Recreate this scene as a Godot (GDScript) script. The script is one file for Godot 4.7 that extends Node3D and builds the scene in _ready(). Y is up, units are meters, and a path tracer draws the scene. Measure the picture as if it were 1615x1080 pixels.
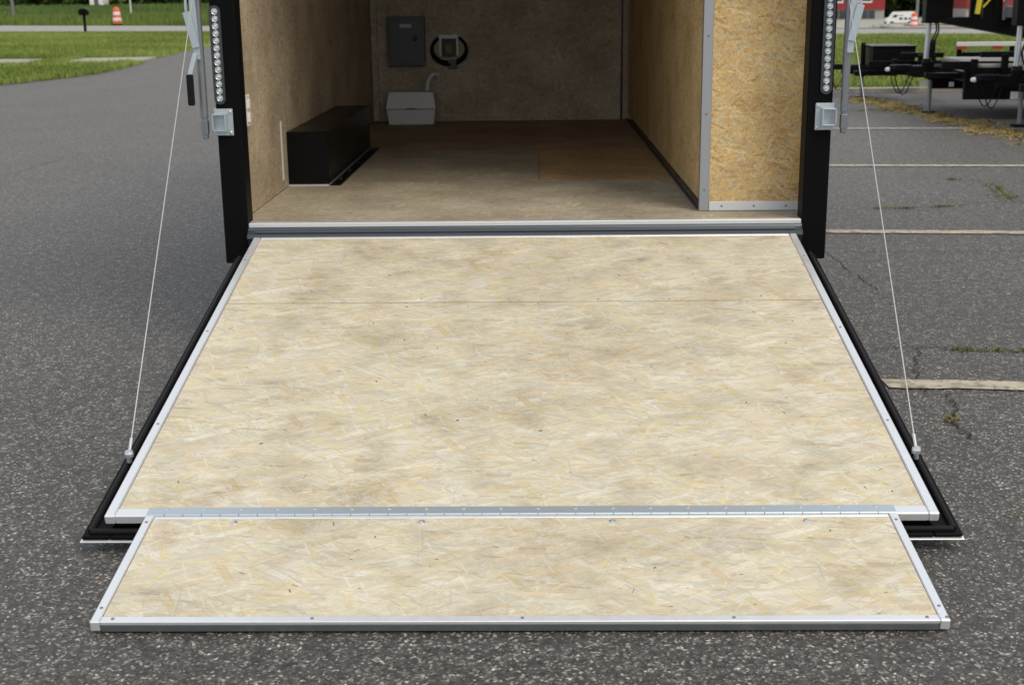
extends Node3D

# ------------------------------------------------------------------ mesh builder
class MB:
	var v := PackedVector3Array()
	var n := PackedVector3Array()
	var uv := PackedVector2Array()
	var col := PackedColorArray()
	var tint := Color(1, 1, 1)

	func put(p: Vector3, nn: Vector3, t: Vector2) -> void:
		v.append(p); n.append(nn); uv.append(t); col.append(tint)

	static func flat_uv(p: Vector3, nn: Vector3) -> Vector2:
		var a := nn.abs()
		if a.y >= a.x and a.y >= a.z: return Vector2(p.x, p.z)
		if a.x >= a.z: return Vector2(p.z, p.y)
		return Vector2(p.x, p.y)

	# corners counter-clockwise seen from outside
	func tri(a: Vector3, b: Vector3, c: Vector3) -> void:
		var nn := (b - a).cross(c - a).normalized()
		for p: Vector3 in [a, c, b]: put(p, nn, flat_uv(p, nn))

	func quad(a: Vector3, b: Vector3, c: Vector3, d: Vector3) -> void:
		tri(a, b, c); tri(a, c, d)

	# face turned away from a middle point
	func face(pts: Array, mid: Vector3) -> void:
		var nn: Vector3 = (pts[1] - pts[0]).cross(pts[2] - pts[0])
		if nn.dot((pts[0] + pts[1] + pts[2]) / 3.0 - mid) < 0: pts.reverse()
		for i in range(1, pts.size() - 1): tri(pts[0], pts[i], pts[i + 1])

	func box(c: Vector3, s: Vector3, bev := 0.0, b := Basis()) -> void:
		var h := s / 2.0
		if bev <= 0.0:
			var q := []
			for k in 8: q.append(c + b * Vector3(h.x * (1 if k & 1 else -1), h.y * (1 if k & 2 else -1), h.z * (1 if k & 4 else -1)))
			for f in [[0, 1, 3, 2], [4, 5, 7, 6], [0, 1, 5, 4], [2, 3, 7, 6], [0, 2, 6, 4], [1, 3, 7, 5]]:
				face([q[f[0]], q[f[1]], q[f[2]], q[f[3]]], c)
			return
		bev = minf(bev, minf(h.x, minf(h.y, h.z)) * 0.9)
		var P := func(sx: int, sy: int, sz: int, ax: int) -> Vector3:
			var p := Vector3(sx * (h.x - bev), sy * (h.y - bev), sz * (h.z - bev))
			p[ax] += [sx, sy, sz][ax] * bev
			return c + b * p
		for ax in 3:
			for s1 in [-1, 1]:
				var pts := []
				for o in [[-1, -1], [1, -1], [1, 1], [-1, 1]]:
					var sg := [0, 0, 0]
					sg[ax] = s1; sg[(ax + 1) % 3] = o[0]; sg[(ax + 2) % 3] = o[1]
					pts.append(P.call(sg[0], sg[1], sg[2], ax))
				face(pts, c)
		for ax in 3:
			var a1 := (ax + 1) % 3
			var a2 := (ax + 2) % 3
			for s1 in [-1, 1]:
				for s2 in [-1, 1]:
					var lo := [0, 0, 0]
					lo[ax] = -1; lo[a1] = s1; lo[a2] = s2
					var hi := lo.duplicate()
					hi[ax] = 1
					face([P.call(lo[0], lo[1], lo[2], a1), P.call(hi[0], hi[1], hi[2], a1), P.call(hi[0], hi[1], hi[2], a2), P.call(lo[0], lo[1], lo[2], a2)], c)
		for sx in [-1, 1]:
			for sy in [-1, 1]:
				for sz in [-1, 1]:
					face([P.call(sx, sy, sz, 0), P.call(sx, sy, sz, 1), P.call(sx, sy, sz, 2)], c)

	func bar(a: Vector3, b: Vector3, w: float, h: float, bev := 0.0) -> void:
		var d := (b - a).normalized()
		var up := Vector3.UP if absf(d.y) < 0.95 else Vector3.BACK
		var x := up.cross(d).normalized()
		var y := d.cross(x)
		box((a + b) / 2, Vector3(w, h, (b - a).length()), bev, Basis(x, y, d))

	func tube(path: Array, r: float, sides := 10, caps := true, r2 := -1.0) -> void:
		var rings := []
		var norms := []
		var prev_x := Vector3.ZERO
		for i in path.size():
			var d: Vector3 = (path[mini(i + 1, path.size() - 1)] - path[maxi(i - 1, 0)]).normalized()
			var x := prev_x - d * prev_x.dot(d)
			if x.length() < 0.1: x = d.cross(Vector3.UP if absf(d.y) < 0.9 else Vector3.RIGHT)
			x = x.normalized()
			prev_x = x
			var y := d.cross(x)
			var rr := r if r2 < 0 else lerpf(r, r2, i / float(path.size() - 1))
			var ring := []
			var nr := []
			for k in sides + 1:
				var a := TAU * k / sides
				var o := x * cos(a) + y * sin(a)
				ring.append(path[i] + o * rr); nr.append(o)
			rings.append(ring); norms.append(nr)
		for i in path.size() - 1:
			for k in sides:
				var q := [rings[i][k], rings[i][k + 1], rings[i + 1][k + 1], rings[i + 1][k]]
				var m := [norms[i][k], norms[i][k + 1], norms[i + 1][k + 1], norms[i + 1][k]]
				for t: int in [0, 2, 1, 0, 3, 2]: put(q[t], m[t], Vector2(k / float(sides), i))
		if caps:
			for e in [0, path.size() - 1]:
				var pts: Array = rings[e].slice(0, sides)
				face(pts.duplicate(), path[1] if e == 0 else path[path.size() - 2])

	# profile of (radius, height), turned round the y axis of b at o
	func lathe(prof: Array, sides: int, o := Vector3.ZERO, b := Basis()) -> void:
		for i in prof.size() - 1:
			var p0: Vector2 = prof[i]
			var p1: Vector2 = prof[i + 1]
			var dd := (p1 - p0).normalized()
			for k in sides:
				var q := []
				var m := []
				for e in [[p0, k], [p1, k], [p1, k + 1], [p0, k + 1]]:
					var a: float = TAU * e[1] / sides
					var rad := Vector3(cos(a), 0, sin(a))
					q.append(o + b * (rad * e[0].x + Vector3.UP * e[0].y))
					m.append(b * (rad * dd.y - Vector3.UP * dd.x).normalized())
				for t: int in [0, 2, 1, 0, 3, 2]:
					put(q[t], m[t], Vector2(k / float(sides), i))

	# outline in the x-y plane of b (any order), pushed from z0 to z1
	func prism(poly: PackedVector2Array, z0: float, z1: float, o := Vector3.ZERO, b := Basis()) -> void:
		if Geometry2D.is_polygon_clockwise(poly): poly.reverse()
		var tr := Geometry2D.triangulate_polygon(poly)
		var mid := Vector2.ZERO
		for p in poly: mid += p / poly.size()
		for i in range(0, tr.size(), 3):
			var t := [poly[tr[i]], poly[tr[i + 1]], poly[tr[i + 2]]]
			for z: float in [z0, z1]:
				var q := []
				for p: Vector2 in t: q.append(o + b * Vector3(p.x, p.y, z))
				face(q, o + b * Vector3(t[0].x, t[0].y, (z0 + z1) / 2))
		for i in poly.size():
			var a := poly[i]
			var c := poly[(i + 1) % poly.size()]
			var A := o + b * Vector3(a.x, a.y, z0)
			var B := o + b * Vector3(c.x, c.y, z0)
			var C := o + b * Vector3(c.x, c.y, z1)
			var D := o + b * Vector3(a.x, a.y, z1)
			var nn := (B - A).cross(C - A).dot(b * Vector3(c.y - a.y, a.x - c.x, 0))
			if nn >= 0: quad(A, B, C, D)
			else: quad(D, C, B, A)

	func done(colored := false) -> ArrayMesh:
		var ar := []
		ar.resize(Mesh.ARRAY_MAX)
		ar[Mesh.ARRAY_VERTEX] = v
		ar[Mesh.ARRAY_NORMAL] = n
		ar[Mesh.ARRAY_TEX_UV] = uv
		ar[Mesh.ARRAY_TEX_UV2] = uv
		if colored: ar[Mesh.ARRAY_COLOR] = col
		var m := ArrayMesh.new()
		m.add_surface_from_arrays(Mesh.PRIMITIVE_TRIANGLES, ar)
		return m

# ------------------------------------------------------------------ helpers
var taken := {}
var M := {}
var rng := RandomNumberGenerator.new()

func numbered(called: String) -> String:
	taken[called] = taken.get(called, -1) + 1
	return called if taken[called] == 0 else "%s_%03d" % [called, taken[called]]

func thing(called: String, label: String, category: String, at := Vector3.ZERO, turn := 0.0, group := "") -> Node3D:
	var o := Node3D.new()
	o.name = numbered(called)
	add_child(o)
	o.position = at
	o.rotation.y = turn
	tag(o, label, category, group)
	return o

func tag(o: Node, label: String, category: String, group := "", kind := "") -> void:
	o.set_meta("label", label)
	if category: o.set_meta("category", category)
	if group: o.set_meta("group", group)
	if kind: o.set_meta("kind", kind)

func part(parent: Node, called: String, mesh: Mesh, m: Material, at := Vector3.ZERO, b := Basis()) -> MeshInstance3D:
	var o := MeshInstance3D.new()
	o.name = called
	o.mesh = mesh
	o.material_override = m
	o.transform = Transform3D(b, at)
	parent.add_child(o, true)
	return o

func lone(called: String, mesh: Mesh, m: Material, label: String, category: String, kind := "", at := Vector3.ZERO) -> MeshInstance3D:
	var o := part(self, numbered(called), mesh, m, at)
	tag(o, label, category, "", kind)
	return o

func bx(c: Vector3, s: Vector3, bev := 0.0) -> ArrayMesh:
	var m := MB.new()
	m.box(c, s, bev)
	return m.done()

func lin(r: float, g: float, b: float) -> Color:
	return Color(r, g, b).linear_to_srgb()

func mat(c: Color, rough := 0.6, metal := 0.0, spec := 0.5) -> StandardMaterial3D:
	var m := StandardMaterial3D.new()
	m.albedo_color = c
	m.roughness = rough
	m.metallic = metal
	m.metallic_specular = spec
	return m

func tex(im: Image) -> ImageTexture:
	im.generate_mipmaps()
	return ImageTexture.create_from_image(im)

func noise_tex(size: int, freq: float, lo: Color, hi: Color, oct := 4, s := 1, mid := Color(0, 0, 0, 0)) -> Image:
	var f := FastNoiseLite.new()
	f.seed = s
	f.noise_type = FastNoiseLite.TYPE_SIMPLEX_SMOOTH
	f.frequency = freq
	f.fractal_octaves = oct
	var g := f.get_seamless_image(size, size, false, false, 0.12)
	g.convert(Image.FORMAT_RGBA8)
	var d := g.get_data()
	var ramp := PackedByteArray()
	for i in 256:
		var c := lo.lerp(hi, i / 255.0)
		if mid.a > 0: c = lo.lerp(mid, i / 127.5) if i < 128 else mid.lerp(hi, (i - 127.5) / 127.5)
		ramp.append_array([c.r8, c.g8, c.b8])
	for i in size * size:
		var k := d[i * 4] * 3
		d[i * 4] = ramp[k]; d[i * 4 + 1] = ramp[k + 1]; d[i * 4 + 2] = ramp[k + 2]
	return Image.create_from_data(size, size, false, Image.FORMAT_RGBA8, d)

# stamps pressed all over an image that wraps round
func scatter(im: Image, stamps: Array, count: int) -> void:
	var w := im.get_width()
	for i in count:
		var s: Image = stamps[rng.randi() % stamps.size()]
		var p := Vector2i(rng.randi() % w, rng.randi() % w)
		var r := Rect2i(0, 0, s.get_width(), s.get_height())
		im.blend_rect(s, r, p)
		var ox := p.x + r.size.x > w
		var oy := p.y + r.size.y > w
		if ox: im.blend_rect(s, r, p - Vector2i(w, 0))
		if oy: im.blend_rect(s, r, p - Vector2i(0, w))
		if ox and oy: im.blend_rect(s, r, p - Vector2i(w, w))

# one wood strand: long, with fine grain along it and ragged ends
func strand(length: float, width: float, angle: float, c: Color, alpha: float) -> Image:
	var ca := cos(angle)
	var sa := sin(angle)
	var w := int(absf(ca) * length + absf(sa) * width) + 3
	var h := int(absf(sa) * length + absf(ca) * width) + 3
	var im := Image.create(w, h, false, Image.FORMAT_RGBA8)
	var grain := []
	for i in int(width) + 4: grain.append(rng.randf_range(-0.075, 0.06))
	var cut := rng.randf_range(-0.5, 0.5)
	var bend := rng.randf_range(-0.004, 0.004)
	for y in h:
		for x in w:
			var dx := x - w / 2.0
			var dy := y - h / 2.0
			var a := dx * ca + dy * sa
			var b := -dx * sa + dy * ca + bend * a * a * 0.3
			var ea := length / 2.0 - absf(a) + cut * b
			var eb := width / 2.0 - absf(b) - absf(cut) * 1.2 * sin(a * 0.05 + cut * 40.0)
			if ea < 0 or eb < 0: continue
			var k: float = grain[int(b + width / 2.0 + 1) % grain.size()]
			var cc := Color(c.r + k, c.g + k, c.b + k * 0.9)
			var edge := minf(1.0, minf(ea * 0.5 + 0.3, eb * 0.8 + 0.3))
			cc.a = alpha * edge
			im.set_pixel(x, y, cc)
	return im

func osb(palette: Array, base: Color, size: int, n1: int, along: float, dark_share: float) -> Image:
	var im := Image.create(size, size, false, Image.FORMAT_RGBA8)
	im.fill(base)
	var big := []
	var fine := []
	for i in 120:
		var c: Color = palette[rng.randi() % palette.size()]
		var k := rng.randf_range(-0.025, 0.025)
		c = Color(c.r + k, c.g + k, c.b + k)
		var ang := rng.randfn(0.0, along)
		var wide := rng.randf() < 0.4
		big.append(strand(rng.randf_range(60, 125) if wide else rng.randf_range(24, 70), rng.randf_range(9, 24) if wide else rng.randf_range(4, 10), ang, c, rng.randf_range(0.35, 0.75) if wide else rng.randf_range(0.45, 0.9)))
	for i in 60:
		var c: Color = palette[rng.randi() % palette.size()]
		var k := rng.randf_range(-0.07, 0.05)
		c = Color(c.r + k, c.g + k, c.b + k)
		fine.append(strand(rng.randf_range(14, 60), rng.randf_range(1.6, 4.5), rng.randfn(0.0, along * 1.2), c, rng.randf_range(0.35, 0.8)))
	scatter(im, big, n1)
	scatter(im, fine, n1)
	var dark := []
	for i in 14:
		dark.append(strand(rng.randf_range(5, 22), rng.randf_range(1.2, 3.2), rng.randf_range(-1.5, 1.5), Color(0.3, 0.22, 0.14), rng.randf_range(0.35, 0.85)))
	scatter(im, dark, int(n1 * dark_share))
	return im

func asphalt_image(size: int) -> Image:
	var im := noise_tex(size, 0.06, Color8(40, 39, 38), Color8(112, 109, 106), 4, 7)
	var stones := []
	for i in 220:
		var r := rng.randf_range(1.1, 3.9)
		var e := rng.randf_range(0.45, 1.0)
		var a := rng.randf() * PI
		var g := clampf(rng.randfn(0.515, 0.23), 0.10, 0.97)
		if rng.randf() < 0.10 and r < 2.4: g = rng.randf_range(0.62, 0.8)
		var warm := rng.randf_range(0.0, 0.028)
		var c := Color(g + warm, g, g - warm)
		var jag := []
		for q in 5: jag.append(rng.randf_range(-0.22, 0.3))
		var w := int(r * 2.6) + 3
		var s := Image.create(w, w, false, Image.FORMAT_RGBA8)
		for y in w:
			for x in w:
				var d := Vector2(x - w / 2.0 + 0.5, y - w / 2.0 + 0.5).rotated(a)
				d.y /= e
				# angular crushed stone: an uneven six-sided outline
				var far := 0.0
				for q in 5: far = maxf(far, d.dot(Vector2.from_angle(TAU * (q + jag[q]) / 5.0)) * (1.0 + jag[q]))
				var k := clampf(r - far + 0.3, 0, 1)
				if k > 0: s.set_pixel(x, y, Color(c.r, c.g, c.b, k * 0.92))
		stones.append(s)
	scatter(im, stones, int(size * size * 0.032))
	return im

func textured(im: Image, tile: float, rough: float, spec := 0.4) -> StandardMaterial3D:
	var m := mat(Color(1, 1, 1), rough, 0.0, spec)
	m.albedo_texture = tex(im)
	m.uv1_scale = Vector3(1 / tile, 1 / tile, 1)
	return m

func over(m: StandardMaterial3D, im: Image, tile: float) -> void:
	m.detail_enabled = true
	m.detail_blend_mode = BaseMaterial3D.BLEND_MODE_MUL
	m.detail_albedo = tex(im)
	m.detail_uv_layer = BaseMaterial3D.DETAIL_UV_2
	m.uv2_scale = Vector3(1 / tile, 1 / tile, 1)

func make_materials() -> void:
	var pale := [Color8(204, 200, 184), Color8(198, 194, 178), Color8(212, 210, 200), Color8(200, 186, 154), Color8(202, 190, 170), Color8(190, 188, 178), Color8(207, 198, 164), Color8(208, 207, 199), Color8(188, 182, 166), Color8(184, 174, 154)]
	var tan := [Color8(207, 197, 177), Color8(197, 186, 167), Color8(187, 177, 159), Color8(219, 211, 195), Color8(204, 186, 153), Color8(170, 156, 136), Color8(211, 203, 187), Color8(192, 178, 156)]
	var gold := [Color8(228, 204, 154), Color8(218, 188, 132), Color8(204, 176, 126), Color8(234, 218, 178), Color8(222, 186, 116), Color8(186, 150, 100), Color8(220, 204, 164), Color8(210, 172, 108), Color8(200, 192, 170), Color8(190, 178, 150)]
	# ramp: 2 m square, laid once over the ramp, so stains and chips sit where they are
	var ri := osb(pale, Color8(198, 193, 176), 2048, 12000, 0.55, 0.02)
	var stain := func(u: float, w: float, r: float, e: float, a: float) -> void:
		var n := int(r * 1024) * 2
		var s := Image.create(n, n, false, Image.FORMAT_RGBA8)
		var f := FastNoiseLite.new()
		f.seed = int(u * 1000)
		f.frequency = 0.03
		for y in n:
			for x in n:
				var d := Vector2(x - n / 2.0, (y - n / 2.0) * e).length() / (n / 2.0)
				var k := clampf(1.0 - d + 0.5 * f.get_noise_2d(x, y * e), 0, 1)
				k = k * (0.6 + 0.6 * f.get_noise_2d(x * 3.0 + 99.0, y * 5.0))
				if k > 0.02: s.set_pixel(x, y, Color(0.42, 0.36, 0.26, clampf(k * a, 0, 0.8)))
		ri.blend_rect(s, Rect2i(0, 0, n, n), Vector2i(int(u * 1024) - n / 2, int(w * 1024) - n / 2))
	stain.call(0.59, 1.735, 0.10, 1.2, 0.55)
	stain.call(0.90, 1.30, 0.30, 1.5, 0.18)
	stain.call(1.15, 0.95, 0.34, 1.2, 0.22)
	stain.call(0.55, 0.85, 0.22, 1.6, 0.2)
	stain.call(1.5, 0.62, 0.2, 1.3, 0.2)
	stain.call(0.45, 0.20, 0.2, 1.6, 0.2)
	stain.call(1.0, 0.35, 0.25, 1.6, 0.2)
	stain.call(0.38, 1.18, 0.16, 1.3, 0.15)
	for k in 26:
		stain.call(rng.randf_range(0.1, 1.8), rng.randf_range(0.06, 1.7), rng.randf_range(0.02, 0.07), rng.randf_range(0.8, 2.4), rng.randf_range(0.12, 0.4))
	var chips := []
	for i in 8: chips.append(strand(rng.randf_range(5, 13), rng.randf_range(3, 6), rng.randf_range(-1.5, 1.5), Color(0.2, 0.14, 0.09), 0.9))
	for p in [[1.02, 1.42], [1.02, 0.60], [0.60, 0.62], [0.72, 0.92], [1.73, 0.55], [0.93, 0.58], [1.86, 1.72], [0.80, 1.36], [1.34, 1.05], [0.30, 1.48], [1.58, 1.27], [1.21, 0.57], [1.75, 0.9], [0.52, 0.36]]:
		var c: Image = chips[rng.randi() % 8]
		ri.blend_rect(c, Rect2i(Vector2i.ZERO, c.get_size()), Vector2i(int(p[0] * 1024), int(p[1] * 1024)))
	M.osb_pale = textured(ri, 2.0, 0.72, 0.35)
	over(M.osb_pale, noise_tex(512, 0.014, Color8(222, 219, 214), Color8(255, 255, 254), 7, 77, Color8(250, 249, 247)), 1.9)
	M.osb_pale.heightmap_enabled = true
	M.osb_pale.heightmap_scale = 0.12
	M.osb_pale.heightmap_texture = M.osb_pale.albedo_texture
	M.osb_gold = textured(osb(gold, Color8(212, 182, 130), 1024, 4200, 0.75, 0.2), 0.5, 0.7, 0.35)
	M.osb_gold.heightmap_enabled = true
	M.osb_gold.heightmap_scale = 0.12
	M.osb_gold.heightmap_texture = M.osb_gold.albedo_texture
	over(M.osb_gold, noise_tex(256, 0.012, Color8(226, 216, 204), Color8(255, 255, 255), 5, 33, Color8(248, 245, 241)), 1.2)
	M.osb = textured(osb(tan, Color8(188, 177, 157), 2048, 14000, 0.75, 0.42), 1.3, 0.7, 0.35)
	over(M.osb, noise_tex(256, 0.012, Color8(210, 205, 200), Color8(255, 252, 248), 3, 3), 1.7)
	M.osb.heightmap_enabled = true
	M.osb.heightmap_scale = 0.12
	M.osb.heightmap_texture = M.osb.albedo_texture
	var ai := asphalt_image(2048)
	M.asphalt = textured(ai, 2.6, 0.67, 0.62)
	# wear: broad patches, and clusters of lighter and darker stone a few centimetres across
	var broad := noise_tex(1024, 0.006, Color8(228, 227, 226), Color8(255, 255, 255), 5, 5)
	var clus := noise_tex(1024, 0.16, Color8(150, 148, 146), Color8(255, 255, 255), 3, 6)
	var bd := broad.get_data()
	var cd := clus.get_data()
	for i in range(0, bd.size(), 4):
		var k := cd[i] / 255.0
		bd[i] = int(bd[i] * k); bd[i + 1] = int(bd[i + 1] * k); bd[i + 2] = int(bd[i + 2] * k)
	over(M.asphalt, Image.create_from_data(1024, 1024, false, Image.FORMAT_RGBA8, bd), 9.7)
	M.asphalt.heightmap_enabled = true
	M.asphalt.heightmap_scale = 0.5
	M.asphalt.heightmap_texture = M.asphalt.albedo_texture
	M.crack = mat(lin(0.035, 0.033, 0.03), 0.95, 0, 0.2)
	var li := noise_tex(512, 0.03, Color8(112, 109, 102), Color8(186, 180, 164), 6, 11, Color8(172, 167, 152))
	scatter(li, [strand(7, 5, 0.3, Color8(105, 102, 98), 0.7), strand(4, 3, 1.3, Color8(96, 94, 90), 0.8), strand(10, 4, 0.9, Color8(120, 116, 108), 0.6)], 1500)
	M.line = textured(li, 1.3, 0.8, 0.3)
	M.road = textured(noise_tex(512, 0.02, Color8(128, 126, 124), Color8(158, 156, 154), 6, 12), 7.0, 0.85, 0.4)
	M.concrete = textured(noise_tex(512, 0.02, Color8(132, 130, 122), Color8(166, 164, 155), 6, 14), 2.0, 0.85, 0.4)
	M.lawn = textured(noise_tex(512, 0.015, Color8(96, 116, 48), Color8(140, 156, 74), 6, 15), 6.0, 0.95, 0.2)
	M.field = textured(noise_tex(512, 0.02, Color8(58, 78, 36), Color8(98, 112, 58), 6, 16), 30.0, 0.95, 0.2)
	# metals and paints
	M.alu = mat(lin(0.74, 0.77, 0.82), 0.48, 0.6)
	M.alu.roughness_texture = tex(noise_tex(256, 0.05, Color8(190, 190, 190), Color8(255, 255, 255), 5, 21))
	M.alu.uv1_scale = Vector3(3, 0.6, 1)
	M.dull_alu = mat(lin(0.40, 0.42, 0.46), 0.45, 0.8)
	M.zinc = mat(lin(0.50, 0.57, 0.63), 0.45, 0.75)
	M.galv = mat(lin(0.24, 0.26, 0.285), 0.42, 0.8)
	M.dark_steel = mat(lin(0.085, 0.10, 0.12), 0.42, 0.8)
	M.tube = mat(lin(0.60, 0.64, 0.68), 0.3, 0.85)
	M.screw = mat(lin(0.62, 0.64, 0.66), 0.35, 0.9)
	M.black = mat(lin(0.006, 0.006, 0.007), 0.4, 0.0, 0.14)
	M.black_metal = mat(lin(0.006, 0.006, 0.007), 0.35, 0.0, 0.2)
	M.rubber = mat(lin(0.010, 0.010, 0.012), 0.6, 0.0, 0.25)
	M.tyre = mat(lin(0.02, 0.02, 0.02), 0.85, 0.0, 0.3)
	M.cable = mat(lin(0.52, 0.53, 0.54), 0.45, 0.6)
	M.white = mat(lin(0.74, 0.75, 0.76), 0.4)
	M.white_plastic = mat(lin(0.62, 0.64, 0.66), 0.45)
	M.panel_grey = mat(lin(0.085, 0.095, 0.105), 0.45)
	M.panel_dark = mat(lin(0.03, 0.03, 0.035), 0.5)
	M.skin = mat(lin(0.014, 0.014, 0.016), 0.25, 0.0, 0.6)
	M.lens = mat(Color(0.85, 0.9, 0.95, 0.16), 0.08)
	M.lens.transparency = BaseMaterial3D.TRANSPARENCY_ALPHA
	M.led = mat(lin(0.72, 0.76, 0.8), 0.22, 0.7)
	M.led_base = mat(lin(0.06, 0.07, 0.085), 0.35, 0.5)
	M.yellow = mat(lin(0.62, 0.5, 0.03), 0.5)
	M.red = mat(lin(0.45, 0.03, 0.03), 0.5)
	M.orange = mat(lin(0.75, 0.13, 0.05), 0.55)
	M.tag_paper = mat(lin(0.7, 0.7, 0.7), 0.7)
	M.red_wall = textured(noise_tex(256, 0.03, Color8(132, 44, 46), Color8(156, 56, 58), 5, 31), 5.0, 0.7)
	M.grey_wall = mat(lin(0.32, 0.31, 0.30), 0.8)
	M.glass_dark = mat(lin(0.03, 0.05, 0.055), 0.12, 0.0, 0.6)
	M.pole_wood = mat(lin(0.17, 0.17, 0.165), 0.85)
	M.pinkish = mat(lin(0.55, 0.18, 0.16), 0.6)
	M.blade = mat(Color(1, 1, 1), 0.75, 0.0, 0.25)
	M.blade.vertex_color_use_as_albedo = true
	M.blade.cull_mode = BaseMaterial3D.CULL_DISABLED
	M.blade.backlight_enabled = true
	M.blade.backlight = Color(0.25, 0.3, 0.1)

# ------------------------------------------------------------------ terrain
func sm(a: float, b: float, x: float) -> float:
	return smoothstep(a, b, x)

func height(x: float, z: float) -> float:
	var left := 1.15 * sm(-135, -200, z)
	var right := -2.75 * clampf((-50 - z) / 135.0, 0, 1) + 0.6 * sm(-188, -212, z)
	return lerpf(left, right, sm(-22, 12, x + (z + 60) * 0.1)) - 0.05

func sheet(pts: Array, y: float, thick := 0.0) -> ArrayMesh:
	var m := MB.new()
	var poly := PackedVector2Array()
	for p in pts: poly.append(Vector2(p[0], p[1]))
	# x-y of the outline become x-z of the ground
	m.prism(poly, -y, -y + maxf(thick, 0.004), Vector3.ZERO, Basis(Vector3(1, 0, 0), Vector3(0, 0, 1), Vector3(0, -1, 0)))
	return m.done()

func ribbon(a: Array, b: Array, lift: float, cuts := 14) -> ArrayMesh:
	# strip between two lines of (x, z), following the land
	var m := MB.new()
	for i in a.size() - 1:
		for s in cuts:
			var t0 := s / float(cuts)
			var t1 := (s + 1) / float(cuts)
			for w in 4:
				var q := []
				for e in [[t0, w], [t0, w + 1], [t1, w + 1], [t1, w]]:
					var pa := Vector2(a[i][0], a[i][1]).lerp(Vector2(a[i + 1][0], a[i + 1][1]), e[0])
					var pb := Vector2(b[i][0], b[i][1]).lerp(Vector2(b[i + 1][0], b[i + 1][1]), e[0])
					var p := pa.lerp(pb, e[1] / 4.0)
					q.append(Vector3(p.x, height(p.x, p.y) + lift, p.y))
				m.face(q, q[0] + Vector3.DOWN * 100)
	return m.done()

func clump(blades: int, tall: float, wide: float, spread: float, lean: float) -> ArrayMesh:
	var m := MB.new()
	for i in blades:
		var a := rng.randf() * TAU
		var o := Vector3(rng.randf_range(-1, 1), 0, rng.randf_range(-1, 1)) * spread
		var side := Vector3(cos(a), 0, sin(a)) * wide
		var out := Vector3(-sin(a), 0, cos(a)) * rng.randf_range(-lean, lean) * tall
		var h := tall * rng.randf_range(0.6, 1.1)
		var k := rng.randf_range(0.8, 1.15)
		m.tint = Color(k, k, k)
		var p1 := o + out * 0.4 + Vector3.UP * h * 0.6
		var p2 := o + out + Vector3.UP * h
		m.quad(o - side, o + side, p1 + side * 0.8, p1 - side * 0.8)
		m.tri(p1 - side * 0.8, p1 + side * 0.8, p2)
	return m.done(true)

func leaf_ball(leaves: int, size: float) -> ArrayMesh:
	var m := MB.new()
	for i in leaves:
		var d := Vector3(rng.randfn(), rng.randfn(), rng.randfn()).normalized() * pow(rng.randf(), 0.4)
		var x := Vector3(rng.randfn(), rng.randfn() * 0.4, rng.randfn()).normalized()
		var y := x.cross(Vector3(rng.randfn(), rng.randfn(), rng.randfn())).normalized()
		var k := rng.randf_range(0.7, 1.2)
		m.tint = Color(k, k, k * 0.95)
		m.quad(d - x * size, d - y * size * 0.5, d + x * size, d + y * size * 0.5)
	return m.done(true)

func strew(called: String, mesh: Mesh, places: Array, label: String, category: String) -> void:
	var mm := MultiMesh.new()
	mm.transform_format = MultiMesh.TRANSFORM_3D
	mm.use_colors = true
	mm.mesh = mesh
	mm.instance_count = places.size()
	for i in places.size():
		mm.set_instance_transform(i, places[i][0])
		mm.set_instance_color(i, places[i][1])
	var o := MultiMeshInstance3D.new()
	o.name = numbered(called)
	o.multimesh = mm
	o.material_override = M.blade
	add_child(o)
	tag(o, label, category, "", "stuff")

func inside(poly: Array, p: Vector2) -> bool:
	var q := PackedVector2Array()
	for e in poly: q.append(Vector2(e[0], e[1]))
	return Geometry2D.is_point_in_polygon(p, q)

func sow(poly: Array, count: int, y: float, s0: float, s1: float, ca: Color, cb: Color, land := false, holes: Array = []) -> Array:
	var q := PackedVector2Array()
	var lo := Vector2(1e9, 1e9)
	var hi := -lo
	for e in poly:
		var p := Vector2(e[0], e[1])
		q.append(p)
		lo = lo.min(p); hi = hi.max(p)
	var out := []
	var f := FastNoiseLite.new()
	f.seed = 4
	f.frequency = 0.12
	while out.size() < count:
		var p := Vector2(rng.randf_range(lo.x, hi.x), rng.randf_range(lo.y, hi.y))
		if not Geometry2D.is_point_in_polygon(p, q): continue
		var bad := false
		for h in holes:
			if inside(h, p): bad = true
		if bad: continue
		var s := rng.randf_range(s0, s1)
		var b := Basis(Vector3.UP, rng.randf() * TAU).scaled(Vector3(s, s * rng.randf_range(0.8, 1.2), s))
		var yy := height(p.x, p.y) if land else y
		var t := clampf(0.5 + f.get_noise_2d(p.x, p.y) * 0.9 + rng.randf_range(-0.25, 0.25), 0, 1)
		out.append([Transform3D(b, Vector3(p.x, yy, p.y)), ca.lerp(cb, t)])
	return out

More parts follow.
